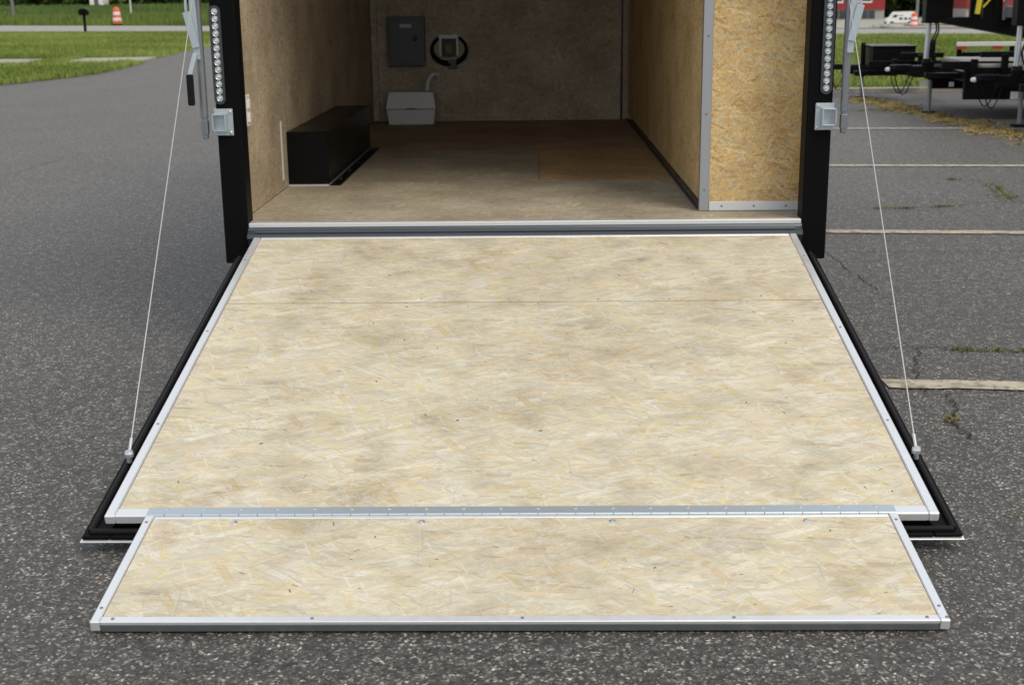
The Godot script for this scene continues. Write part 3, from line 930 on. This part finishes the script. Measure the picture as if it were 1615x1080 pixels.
	for k in 20: hr.append(Vector3(-FW + 0.044 + k * 0.0875, 0.0022, len - 0.024))
	screws(hinge, rv, hr, M.screw)
	var sr2 := []
	for s in [-1, 1]:
		for z in [0.22, 0.8, 1.38]: sr2.append(Vector3(s * (W - rl / 2), 0, z))
	screws(ramp, rv, sr2, M.galv)
	# lift cables
	for s in [-1, 1]:
		var foot := Vector3(s * 1.0, 0.135, 1.528)
		var head := Vector3(s * (1.1165 if s < 0 else 1.1025), 1.259 if s < 0 else 1.235, 0.11)
		head = foot + (head - foot) * 1.09
		var cm := MB.new()
		cm.tube([foot, foot.lerp(head, 0.5), head], 0.0017, 8)
		var cable := part(T, "lift_cable", cm.done(), M.cable)
		var eye := MB.new()
		eye.tube([foot + Vector3(0, -0.02, 0), foot + Vector3(0, 0.012, 0)], 0.007, 10)
		eye.lathe([Vector2(0.0, 0.012), Vector2(0.01, 0.01), Vector2(0.012, 0.004), Vector2(0.012, -0.004), Vector2(0.0, -0.006)], 12, foot)
		var u := (head - foot).normalized()
		eye.tube([foot, foot + u * 0.05], 0.0042, 10)
		part(cable, "eye_bolt", eye.done(), M.screw)
		var hd := MB.new()
		hd.box(head + Vector3(-s * 0.03, 0.01, -0.16), Vector3(0.03, 0.05, 0.1), 0.003)
		hd.bar(head, head + Vector3(-s * 0.03, 0.01, -0.12), 0.02, 0.02, 0.002)
		part(cable, "anchor", hd.done(), M.zinc)

func build_interior() -> void:
	var FL := 0.4744
	var BACK := -4.109
	var p := thing("breaker_panel", "grey electrical breaker panel on the front wall inside the cargo trailer", "breaker panel", Vector3(-0.796, 0.84, BACK + 0.001))
	part(p, "case", bx(Vector3(0, 0.157, 0.03), Vector3(0.244, 0.315, 0.06), 0.004), M.panel_grey)
	part(p, "door", bx(Vector3(0.0, 0.157, 0.063), Vector3(0.21, 0.27, 0.006), 0.002), M.panel_grey)
	part(p, "latch", bx(Vector3(0.06, 0.175, 0.07), Vector3(0.03, 0.035, 0.01), 0.003), M.panel_dark)
	part(p, "name_plate", bx(Vector3(0.0, 0.255, 0.0667), Vector3(0.075, 0.022, 0.002)), M.galv)
	var q := thing("power_outlet", "small white framed power outlet with a coiled black cord", "outlet", Vector3(-0.518, 0.9, BACK + 0.001))
	var fm := MB.new()
	fm.box(Vector3(0, 0.125, 0.025), Vector3(0.128, 0.026, 0.05), 0.003)
	for s in [-1, 1]: fm.box(Vector3(s * 0.056, 0.056, 0.025), Vector3(0.015, 0.112, 0.0495), 0.003)
	part(q, "frame", fm.done(), M.white)
	part(q, "face", bx(Vector3(0, 0.056, 0.02), Vector3(0.096, 0.112, 0.04)), M.panel_dark)
	part(q, "socket", bx(Vector3(0.0, 0.045, 0.043), Vector3(0.05, 0.06, 0.012), 0.004), mat(lin(0.18, 0.17, 0.04), 0.6))
	part(q, "junction_box", bx(Vector3(0.02, -0.055, 0.015), Vector3(0.055, 0.06, 0.03), 0.004), M.panel_grey)
	var co := MB.new()
	for k in 3:
		var ring := []
		for i in 37:
			var a := TAU * i / 36.0
			ring.append(Vector3(cos(a) * (0.108 + 0.006 * k), 0.045 + sin(a) * (0.082 + 0.008 * k) - 0.004 * k, 0.012 + 0.006 * k + 0.003 * sin(a * 2.0 + k)))
		co.tube(ring, 0.0065, 8, false)
	co.tube([Vector3(-0.07, -0.03, 0.03), Vector3(-0.03, -0.055, 0.035), Vector3(0.01, -0.055, 0.035)], 0.0065, 8)
	part(q, "cord", co.done(), M.rubber)
	var b := thing("battery_box", "pale grey plastic battery box standing on the floor by the trailer front wall", "battery box", Vector3(-0.762, FL + 0.0005, -3.975))
	var bm := MB.new()
	var taper := func(m: MB, y0: float, y1: float, w0: float, w1: float, d0: float, d1: float) -> void:
		var lo := []
		var hi := []
		for e in [[-1, -1], [1, -1], [1, 1], [-1, 1]]:
			lo.append(Vector3(e[0] * w0 / 2, y0, e[1] * d0 / 2))
			hi.append(Vector3(e[0] * w1 / 2, y1, e[1] * d1 / 2))
		var mid := Vector3(0, (y0 + y1) / 2, 0)
		for i in 4: m.face([lo[i], lo[(i + 1) % 4], hi[(i + 1) % 4], hi[i]], mid)
		m.face(lo, mid); m.face(hi, mid)
	taper.call(bm, 0.0, 0.095, 0.29, 0.315, 0.17, 0.19)
	part(b, "base", bm.done(), M.white)
	var lm := MB.new()
	taper.call(lm, 0.1, 0.108, 0.325, 0.325, 0.2, 0.2)
	taper.call(lm, 0.108, 0.205, 0.322, 0.285, 0.196, 0.15)
	part(b, "lid", lm.done(), M.white)
	var rim := MB.new()
	taper.call(rim, 0.095, 0.1, 0.3, 0.3, 0.18, 0.18)
	part(b, "seam", rim.done(), M.panel_dark)
	part(b, "strap_catch", bx(Vector3(0.0, 0.1, 0.1), Vector3(0.06, 0.008, 0.006), 0.001), M.panel_dark)
	var ho := MB.new()
	ho.tube([Vector3(0.095, 0.19, -0.05), Vector3(0.1, 0.25, -0.06), Vector3(0.115, 0.29, -0.075), Vector3(0.14, 0.312, -0.09), Vector3(0.168, 0.305, -0.1), Vector3(0.172, 0.28, -0.11), Vector3(0.16, 0.26, -0.13)], 0.0155, 12)
	part(b, "vent_hose", ho.done(), M.white_plastic)
	var o := thing("switch_plate", "white wall switch plate just inside the left trailer post", "switch", Vector3(-1.0348, 0.80, -0.245))
	part(o, "plate", bx(Vector3(0.004, 0.06, 0), Vector3(0.008, 0.118, 0.075), 0.003), M.white)
	for y in [0.035, 0.085]: part(o, "rocker", bx(Vector3(0.011, y, 0), Vector3(0.008, 0.034, 0.032), 0.002), M.white)

# ------------------------------------------------------------------ parked trailers at right
func wheel(parent: Node, at: Vector3, r: float, w: float, axis := Basis(Vector3(1, 0, 0), PI / 2)) -> void:
	var m := MB.new()
	m.lathe([Vector2(r * 0.58, -w / 2), Vector2(r * 0.9, -w / 2), Vector2(r, -w * 0.35), Vector2(r, w * 0.35), Vector2(r * 0.9, w / 2), Vector2(r * 0.58, w / 2)], 24, Vector3.ZERO, axis)
	var o := part(parent, "wheel", m.done(), M.tyre, at)
	var k := MB.new()
	k.lathe([Vector2(0, -w * 0.3), Vector2(r * 0.5, -w * 0.42), Vector2(r * 0.6, -w * 0.45), Vector2(r * 0.6, w * 0.45), Vector2(r * 0.5, w * 0.42), Vector2(0, w * 0.3)], 20, Vector3.ZERO, axis)
	part(o, "rim", k.done(), M.galv)

# x runs back from the hitch at the origin, y up
func hitch_trailer(label: String, at: Vector3, turn: float, o: Dictionary) -> void:
	var t := thing("flatbed_trailer", label, "trailer", at, turn, "black trailers parked in a row")
	var hh: float = o.get("h", 0.47)
	var ln: float = o.get("len", 4.5)
	var a := MB.new()
	for s in [-1, 1]: a.bar(Vector3(0.12, hh, s * 0.04), Vector3(1.35, hh, s * 0.7), 0.06, 0.11, 0.004)
	part(t, "tongue", a.done(), M.black_metal)
	var c := MB.new()
	c.box(Vector3(0.06, hh + 0.03, 0), Vector3(0.2, 0.07, 0.09), 0.012)
	c.lathe([Vector2(0, 0.0), Vector2(0.045, 0.0), Vector2(0.05, 0.04), Vector2(0.035, 0.08), Vector2(0, 0.09)], 14, Vector3(-0.05, hh - 0.02, 0))
	part(t, "coupler", c.done(), M.black_metal)
	var tip := MB.new()
	tip.lathe([Vector2(0, -0.01), Vector2(0.032, 0.0), Vector2(0.034, 0.022), Vector2(0.02, 0.036), Vector2(0, 0.04)], 12, Vector3(-0.10, hh + 0.0, 0))
	part(t, "coupler_tip", tip.done(), M.white)
	var f := MB.new()
	var fx: float = o.get("fx", 1.3)
	var fh: float = o.get("fh", 0.14)
	for s in [-1, 1]: f.box(Vector3(fx + ln / 2, hh + 0.07 - fh / 2, s * 0.85), Vector3(ln, fh, 0.06), 0.004)
	for k in 6: f.box(Vector3(fx + 0.03 + ln * k / 5.2, hh - 0.02, 0), Vector3(0.06, 0.1, 1.64), 0.003)
	part(t, "frame", f.done(), M.black_metal)
	var j := MB.new()
	j.tube([Vector3(0.36, 0.03, 0.0), Vector3(0.36, hh - 0.06, 0.0)], 0.022, 12)
	part(t, "jack_leg", j.done(), M.galv)
	var jo := MB.new()
	jo.tube([Vector3(0.36, hh - 0.1, 0.0), Vector3(0.36, hh + 0.33, 0.0)], 0.03, 12)
	jo.box(Vector3(0.36, 0.013, 0), Vector3(0.13, 0.024, 0.13), 0.004)
	jo.bar(Vector3(0.36, hh + 0.3, 0), Vector3(0.36, hh + 0.3, 0.14), 0.012, 0.012)
	part(t, "jack_body", jo.done(), M.black_metal)
	if o.get("tags", true):
		part(t, "tag", bx(Vector3(0.27, hh - 0.13, 0.09), Vector3(0.075, 0.07, 0.003)), M.tag_paper)
		part(t, "tag", bx(Vector3(0.52, hh - 0.13, 0.3), Vector3(0.05, 0.05, 0.003)), M.tag_paper)
	var ch := MB.new()
	for s in [-1, 1]:
		var pts := []
		for k in 9:
			var u := k / 8.0
			pts.append(Vector3(0.15 - u * 0.2, hh - 0.05 - 0.2 * sin(u * PI), s * (0.1 + 0.05 * u)))
		ch.tube(pts, 0.006, 6)
	part(t, "safety_chain", ch.done(), M.black_metal)
	if o.has("deck"):
		var dk: Dictionary = o.deck
		for k in 8:
			part(t, "deck_plank", bx(Vector3(fx + 0.15 + ln / 2, hh + 0.09, -0.77 + k * 0.22), Vector3(ln, 0.035, 0.205), 0.004), dk.m)
	if o.has("box"):
		var bb := MB.new()
		bb.box(Vector3(0.68, hh + 0.13, 0), Vector3(0.52, 0.3, 0.75), 0.01)
		var tb := part(t, "tool_box", bb.done(), M.black_metal)
		part(tb, "lid", bx(Vector3(0.68, hh + 0.288, 0), Vector3(0.54, 0.02, 0.77), 0.004), M.black_metal)
	for k: int in o.get("beams", 0):
		part(t, "cross_beam", bx(Vector3(0.42 + 0.26 * k, hh - 0.02 + 0.11 * (k % 3), 0.62 + 0.07 * k), Vector3(0.5 + 0.22 * (k % 2), 0.06 + 0.02 * (k % 2), 0.07), 0.005), M.black_metal)
		part(t, "stake_pocket", bx(Vector3(0.6 + 0.3 * k, hh + 0.06 + 0.05 * (k % 2), 0.9), Vector3(0.06, 0.2, 0.08), 0.005), M.black_metal)
	for s in [-1, 1]:
		wheel(t, Vector3(1.3 + ln * 0.55, 0.34, s * 1.02), 0.34, 0.2)
		wheel(t, Vector3(1.3 + ln * 0.55 + 0.82, 0.34, s * 1.02), 0.34, 0.2)
		var fe := MB.new()
		fe.box(Vector3(1.3 + ln * 0.55 + 0.41, 0.72, s * 1.02), Vector3(1.7, 0.02, 0.24), 0.006)
		fe.box(Vector3(1.3 + ln * 0.55 - 0.5, 0.6, s * 1.02), Vector3(0.2, 0.02, 0.24), 0.004, Basis(Vector3(0, 0, 1), 0.9))
		fe.box(Vector3(1.3 + ln * 0.55 + 1.32, 0.6, s * 1.02), Vector3(0.2, 0.02, 0.24), 0.004, Basis(Vector3(0, 0, 1), -0.9))
		part(t, "fender", fe.done(), M.black_metal)
	if o.has("tape"):
		part(t, "side_rail", bx(Vector3(1.3 + ln / 2, hh + 0.33, 0.93), Vector3(ln, 0.05, 0.04), 0.003), M.tag_paper)
		for k in 6: part(t, "reflector", bx(Vector3(1.36 + k * 0.42, hh + 0.29, 0.93), Vector3(0.12, 0.04, 0.03)), M.red)
		for k in 8: part(t, "rail_post", bx(Vector3(1.34 + k * ln / 7.4, hh + 0.19, 0.9), Vector3(0.05, 0.28, 0.03)), M.black_metal)

func gooseneck(label: String, at: Vector3, turn: float, extra: bool) -> void:
	var t := thing("gooseneck_trailer", label, "trailer", at, turn, "black gooseneck trailers parked in a row")
	var tb := MB.new()
	tb.tube([Vector3(-0.015, 0.56, 0), Vector3(0.0, 1.1, 0)], 0.026, 16)
	part(t, "coupler_tube", tb.done(), M.tube)
	var tp := MB.new()
	tp.tube([Vector3(0.0, 0.99, 0), Vector3(0.0, 1.4, 0)], 0.055, 16)
	tp.box(Vector3(0.075, 1.18, 0), Vector3(0.28, 0.42, 0.2), 0.01)
	part(t, "neck_head", tp.done(), M.black_metal)
	var so := MB.new()
	so.lathe([Vector2(0, 0.5), Vector2(0.05, 0.5), Vector2(0.055, 0.56), Vector2(0.045, 0.6), Vector2(0, 0.6)], 14)
	part(t, "ball_socket", so.done(), M.black_metal)
	var nk := MB.new()
	var poly := PackedVector2Array([Vector2(0.0, 0.995), Vector2(1.1, 0.785), Vector2(2.3, 0.56), Vector2(3.0, 0.56), Vector2(3.0, 0.8), Vector2(2.2, 1.0), Vector2(0.2, 1.03)])
	for s in [-1, 1]: nk.prism(poly, s * 0.28 - 0.04, s * 0.28 + 0.04)
	part(t, "neck_beam", nk.done(), M.black_metal)
	var pst := MB.new()
	for e in [[0.52, 0.10], [0.62, 0.09], [1.0, 0.10], [1.5, 0.10], [2.0, 0.1]]:
		for s in [-1, 1]: pst.box(Vector3(e[0], 1.25, s * 0.28), Vector3(e[1], 0.48, 0.07), 0.005)
	part(t, "neck_upright", pst.done(), M.black_metal)
	var ur := MB.new()
	for s in [-1, 1]: ur.box(Vector3(1.3, 1.54, s * 0.28), Vector3(2.7, 0.12, 0.08), 0.006)
	ur.box(Vector3(0.1, 1.45, 0), Vector3(0.3, 0.12, 0.64), 0.006)
	part(t, "neck_rail", ur.done(), M.black_metal)
	var dk := MB.new()
	for s in [-1, 1]: dk.box(Vector3(5.5, 0.68, s * 0.5), Vector3(5.2, 0.24, 0.08), 0.006)
	dk.box(Vector3(3.0, 0.68, 0), Vector3(0.08, 0.24, 2.4), 0.006)
	part(t, "main_frame", dk.done(), M.black_metal)
	part(t, "deck", bx(Vector3(5.6, 0.84, 0), Vector3(5.2, 0.06, 2.4), 0.006), M.pole_wood)
	for s in [-1, 1]:
		wheel(t, Vector3(6.2, 0.38, s * 0.9), 0.38, 0.24)
		wheel(t, Vector3(7.1, 0.38, s * 0.9), 0.38, 0.24)
		var jl := MB.new()
		jl.box(Vector3(2.5, 0.62, s * 0.28), Vector3(0.12, 0.9, 0.1), 0.005)
		part(t, "landing_leg", jl.done(), M.black_metal)
		var jf := MB.new()
		jf.box(Vector3(2.5, 0.1, s * 0.28), Vector3(0.08, 0.2, 0.07), 0.004)
		part(t, "landing_foot", jf.done(), M.galv)
	var ch := MB.new()
	for s in [-1, 1]:
		var pts := []
		for k in 9: pts.append(Vector3(0.06 + 0.03 * sin(k * 0.9), 1.0 - k * 0.055, s * (0.05 + 0.004 * k)))
		ch.tube(pts, 0.009, 6)
	part(t, "safety_chain", ch.done(), M.screw if not extra else M.black_metal)
	if extra:
		var ye := MB.new()
		ye.bar(Vector3(0.405, 1.06, 0.34), Vector3(0.45, 1.5, 0.34), 0.05, 0.03, 0.004)
		ye.bar(Vector3(0.46, 1.13, 0.34), Vector3(0.62, 1.32, 0.34), 0.015, 0.015)
		part(t, "warning_strap", ye.done(), M.yellow)
		part(t, "winch_box", bx(Vector3(0.75, 1.08, 0.36), Vector3(0.14, 0.12, 0.08), 0.01), M.panel_grey)
		var db := MB.new()
		db.bar(Vector3(0.67, 1.0, 0.36), Vector3(0.74, 1.5, 0.36), 0.03, 0.03, 0.003)
		part(t, "brace", db.done(), M.galv)

func build_parked() -> void:
	var turn := -0.0862
	hitch_trailer("black flatbed trailer with tool box on tongue, farthest back beside the right lawn", Vector3(3.86, 0, -12.35), turn, {"h": 0.36, "box": true, "tags": false, "tape": true, "beams": 6})
	hitch_trailer("black flatbed trailer with white tags below its hitch, middle of the parked row", Vector3(4.02, 0, -9.95), turn, {"h": 0.46, "fx": 0.52, "fh": 0.32, "beams": 5, "deck": {"m": M.grey_wall}})
	hitch_trailer("black flatbed trailer cut off by the right photo edge, nearest of the row", Vector3(4.42, 0, -8.3), turn, {"h": 0.44, "fx": 0.4, "fh": 0.26, "beams": 4})
	gooseneck("black gooseneck trailer with yellow strap and shiny coupler tube, left of two", Vector3(4.262, 0, -9.7), turn, true)
	gooseneck("black gooseneck trailer with hanging silver chains, right of two", Vector3(4.60, 0, -7.95), turn, false)

# ------------------------------------------------------------------ far things
func barrel(at: Vector3, label: String) -> void:
	var t := thing("traffic_barrel", label, "traffic barrel", at, 0.0, "orange and white traffic barrels")
	part(t, "rubber_base", bx(Vector3(0, 0.04, 0), Vector3(0.6, 0.08, 0.6), 0.02), M.rubber)
	var ys := [0.08, 0.26, 0.44, 0.62, 0.8, 1.0]
	for k in 5:
		var m := MB.new()
		var r0: float = 0.28 - 0.018 * k
		m.lathe([Vector2(r0, ys[k]), Vector2(r0 - 0.012, ys[k + 1] - 0.015), Vector2(r0 - 0.018, ys[k + 1])], 20)
		part(t, "band", m.done(), M.orange if k % 2 == 0 else M.white)
	var h := MB.new()
	h.lathe([Vector2(0.19, 1.0), Vector2(0.15, 1.04), Vector2(0.0, 1.05)], 20)
	h.box(Vector3(0, 1.08, 0), Vector3(0.2, 0.07, 0.04), 0.01)
	part(t, "handle", h.done(), M.orange)

func build_far() -> void:
	# mailbox
	var t := thing("mailbox", "black mailbox on a black post beside the road", "mailbox", Vector3(-20.61, 0, -56.5), 0.2)
	part(t, "post", bx(Vector3(0, 0.5, 0), Vector3(0.12, 1.0, 0.12), 0.01), M.black)
	var m := MB.new()
	var arch := PackedVector2Array([Vector2(-0.22, 0.9), Vector2(0.22, 0.9), Vector2(0.22, 1.02)])
	for k in 9: arch.append(Vector2(cos(PI * k / 8.0) * 0.22, 1.02 + sin(PI * k / 8.0) * 0.1))
	arch.append(Vector2(-0.22, 1.02))
	m.prism(arch, -0.25, 0.25)
	part(t, "box", m.done(), M.black)
	part(t, "cross_arm", bx(Vector3(0, 0.86, 0), Vector3(0.42, 0.07, 0.3), 0.008), M.black)
	barrel(Vector3(-26.3, height(-26.3, -79.5) + 0.1, -79.5), "orange and white striped traffic barrel beside the road at left")
	barrel(Vector3(28.3, -1.02, -95.4), "orange and white striped traffic barrel to the right of the white van")
	# poles
	t = thing("utility_pole", "weathered grey utility pole at the far left field edge", "utility pole", Vector3(-48.4, 0, -119.2))
	m = MB.new()
	m.tube([Vector3(0, -0.3, 0), Vector3(0, 5, 0), Vector3(0, 10, 0)], 0.17, 12, true, 0.11)
	part(t, "pole", m.done(), M.pole_wood)
	part(t, "cross_arm", bx(Vector3(0, 9.3, 0), Vector3(2.4, 0.12, 0.1), 0.01), M.pole_wood)
	for x in [-1.1, -0.5, 0.5, 1.1]:
		m = MB.new()
		m.lathe([Vector2(0.03, 0), Vector2(0.06, 0.05), Vector2(0.06, 0.12), Vector2(0, 0.14)], 10, Vector3(x, 9.36, 0))
		part(t, "insulator", m.done(), M.white)
	t = thing("marker_post", "thin pale marker post standing in the field at left", "marker post", Vector3(-42.6, 0, -136.5))
	part(t, "post", bx(Vector3(0, 1.6, 0), Vector3(0.12, 3.4, 0.06), 0.01), M.white)
	part(t, "plate", bx(Vector3(0, 3.1, 0.04), Vector3(0.4, 0.5, 0.02), 0.004), M.white)
	t = thing("light_pole", "slim pale grey pole standing beyond the white van", "pole", Vector3(34.15, -1.5, -115.3))
	m = MB.new()
	m.tube([Vector3(0, 0, 0), Vector3(0, 7, 0)], 0.13, 10, true, 0.09)
	part(t, "pole", m.done(), M.galv)
	m = MB.new()
	m.bar(Vector3(0, 6.9, 0), Vector3(-1.2, 7.2, 0), 0.08, 0.08, 0.01)
	part(t, "arm", m.done(), M.galv)
	part(t, "lamp_head", bx(Vector3(-1.4, 7.2, 0), Vector3(0.6, 0.12, 0.3), 0.02), M.panel_grey)
	# white house far left, red building at right
	t = thing("garden_shed", "tiny white shed among the far trees at upper left", "shed", Vector3(-72.4, 1.1, -218))
	part(t, "wall", bx(Vector3(0, 1.3, 0), Vector3(2.2, 2.6, 3), 0), M.white)
	m = MB.new()
	m.prism(PackedVector2Array([Vector2(-1.3, 2.5), Vector2(1.3, 2.5), Vector2(0, 3.6)]), -1.7, 1.7)
	part(t, "roof", m.done(), M.panel_grey)
	for x in [-0.75, 0.75]: part(t, "window", bx(Vector3(x, 1.6, 1.5), Vector3(0.4, 0.6, 0.06)), M.glass_dark)
	part(t, "door", bx(Vector3(0, 1.05, 1.5), Vector3(0.7, 2.0, 0.08)), M.panel_grey)
	red_building("long red building with dark glazed ground floor at upper right", Vector3(34.0, -2.3, -210.5), 44.0)
	red_building("red building with grey base seen between the black gooseneck trailers", Vector3(88, -2.3, -207.5), 40.0)
	van()

func red_building(label: String, at: Vector3, wide: float) -> void:
	var t := thing("red_building", label, "building", at)
	part(t, "base_wall", bx(Vector3(0, 0.75, -6), Vector3(wide, 1.7, 12)), M.grey_wall)
	part(t, "upper_wall", bx(Vector3(0, 3.6, -6), Vector3(wide, 4.0, 12.4), 0.02), M.red_wall)
	part(t, "roof", bx(Vector3(0, 5.75, -6), Vector3(wide + 0.6, 0.3, 13), 0.05), M.panel_grey)
	var n := int(wide / 4.6)
	for k in n:
		var x := wide / 2 - 3.2 - k * 4.6
		var f := part(t, "window", bx(Vector3(x, 0.78, 0.03), Vector3(3.4, 1.34, 0.08)), M.glass_dark)
		for j in [-0.57, 0.57]: part(f, "mullion", bx(Vector3(x + j, 0.78, 0.08), Vector3(0.09, 1.34, 0.06)), M.galv)
		var u := part(t, "upper_window", bx(Vector3(x, 3.3, 0.23), Vector3(2.2, 1.3, 0.08)), M.white)
		part(u, "pane", bx(Vector3(x, 3.4, 0.28), Vector3(1.9, 1.0, 0.04)), M.glass_dark)

func van() -> void:
	var at := Vector3(51.4, -2.72, -184.2)
	var t := thing("white_van", "white panel van parked before the red building", "van", at, -0.05)
	var m := MB.new()
	var p := PackedVector2Array([Vector2(-1.95, 0.35), Vector2(-1.98, 0.75), Vector2(-1.8, 1.0), Vector2(-1.45, 1.12), Vector2(-1.05, 1.75), Vector2(-0.8, 1.9), Vector2(1.8, 1.95), Vector2(1.95, 1.8), Vector2(1.98, 0.5), Vector2(1.95, 0.35)])
	m.prism(p, -0.85, 0.85)
	part(t, "body", m.done(), M.white)
	for x in [-0.05, 0.62, 1.28]:
		part(t, "side_window", bx(Vector3(x, 0.98, 0.856), Vector3(0.46, 0.3, 0.02), 0.003), M.glass_dark)
	m = MB.new()
	m.prism(PackedVector2Array([Vector2(-1.28, 1.15), Vector2(-0.62, 1.15), Vector2(-0.62, 1.55), Vector2(-0.98, 1.55)]), 0.85, 0.866)
	part(t, "cab_window", m.done(), M.glass_dark)
	part(t, "lettering", bx(Vector3(-0.2, 1.42, 0.857), Vector3(0.85, 0.09, 0.012)), M.panel_dark)
	part(t, "sill", bx(Vector3(0, 0.36, 0.84), Vector3(2.2, 0.12, 0.05), 0.005), M.rubber)
	part(t, "bumper", bx(Vector3(-1.97, 0.42, 0), Vector3(0.14, 0.18, 1.66), 0.02), M.rubber)
	for x in [-1.25, 1.2]:
		for s in [-1, 1]: wheel(t, Vector3(x, 0.32, s * 0.78), 0.32, 0.2)
	part(t, "tail_light", bx(Vector3(1.98, 0.95, 0.75), Vector3(0.03, 0.4, 0.12)), M.red)
	var r := thing("red_car", "red hatchback car half hidden behind the parked trailers", "car", Vector3(56.2, -2.7, -183.0))
	m = MB.new()
	m.prism(PackedVector2Array([Vector2(-1.9, 0.3), Vector2(-1.95, 0.7), Vector2(-1.0, 0.85), Vector2(-0.5, 1.35), Vector2(1.2, 1.4), Vector2(1.85, 0.85), Vector2(1.9, 0.3)]), -0.8, 0.8)
	part(r, "body", m.done(), M.red)
	for x in [-0.15, 0.75]: part(r, "side_window", bx(Vector3(x, 1.1, 0.806), Vector3(0.7, 0.34, 0.02)), M.glass_dark)
	for x in [-1.2, 1.2]:
		for s in [-1, 1]: wheel(r, Vector3(x, 0.31, s * 0.72), 0.31, 0.18)

# ------------------------------------------------------------------ all of it
func _ready() -> void:
	rng.seed = 20240611
	var cam := Camera3D.new()
	cam.name = "camera"
	cam.fov = rad_to_deg(2.0 * atan(540.0 / 2051.4))
	cam.near = 0.05
	cam.far = 1500.0
	cam.position = Vector3(0.0415, 1.2447, 4.6489)
	cam.rotation = Vector3(-0.2567, 0.0192, -0.0112)
	var ca := CameraAttributesPhysical.new()
	ca.frustum_focal_length = 12.0 / tan(deg_to_rad(cam.fov) / 2.0)
	ca.frustum_focus_distance = 3.3
	ca.exposure_aperture = 8.5
	cam.attributes = ca
	add_child(cam)
	cam.fov = rad_to_deg(2.0 * atan(540.0 / 2051.4))
	cam.current = true
	var env := Environment.new()
	env.background_mode = Environment.BG_SKY
	var sky := Sky.new()
	var sk := ProceduralSkyMaterial.new()
	sk.sky_top_color = Color(0.85, 0.875, 0.91)
	sk.sky_horizon_color = Color(0.95, 0.96, 0.97)
	sk.sky_curve = 0.25
	sk.ground_bottom_color = Color(0.3, 0.3, 0.3)
	sk.ground_horizon_color = Color(0.6, 0.62, 0.62)
	sk.sun_angle_max = 40.0
	sky.sky_material = sk
	env.sky = sky
	env.background_energy_multiplier = 1.15
	env.tonemap_mode = Environment.TONE_MAPPER_LINEAR
	env.tonemap_exposure = 1.0
	env.sdfgi_enabled = true
	env.ssao_enabled = true
	env.ssil_enabled = true
	var we := WorldEnvironment.new()
	we.name = "world_environment"
	we.environment = env
	add_child(we)
	var sun := DirectionalLight3D.new()
	sun.name = "sun"
	sun.light_energy = 0.7
	sun.light_color = Color(1.0, 0.95, 0.87)
	sun.light_angular_distance = 32.0
	sun.shadow_enabled = true
	sun.look_at_from_position(Vector3(0.55, 1.05, 0.6), Vector3.ZERO)
	add_child(sun)
	var t0 := Time.get_ticks_msec()
	make_materials()
	print("materials ", Time.get_ticks_msec() - t0)
	build_ground()
	print("ground ", Time.get_ticks_msec() - t0)
	build_trailer()
	build_interior()
	build_parked()
	build_far()
	print("all ", Time.get_ticks_msec() - t0)
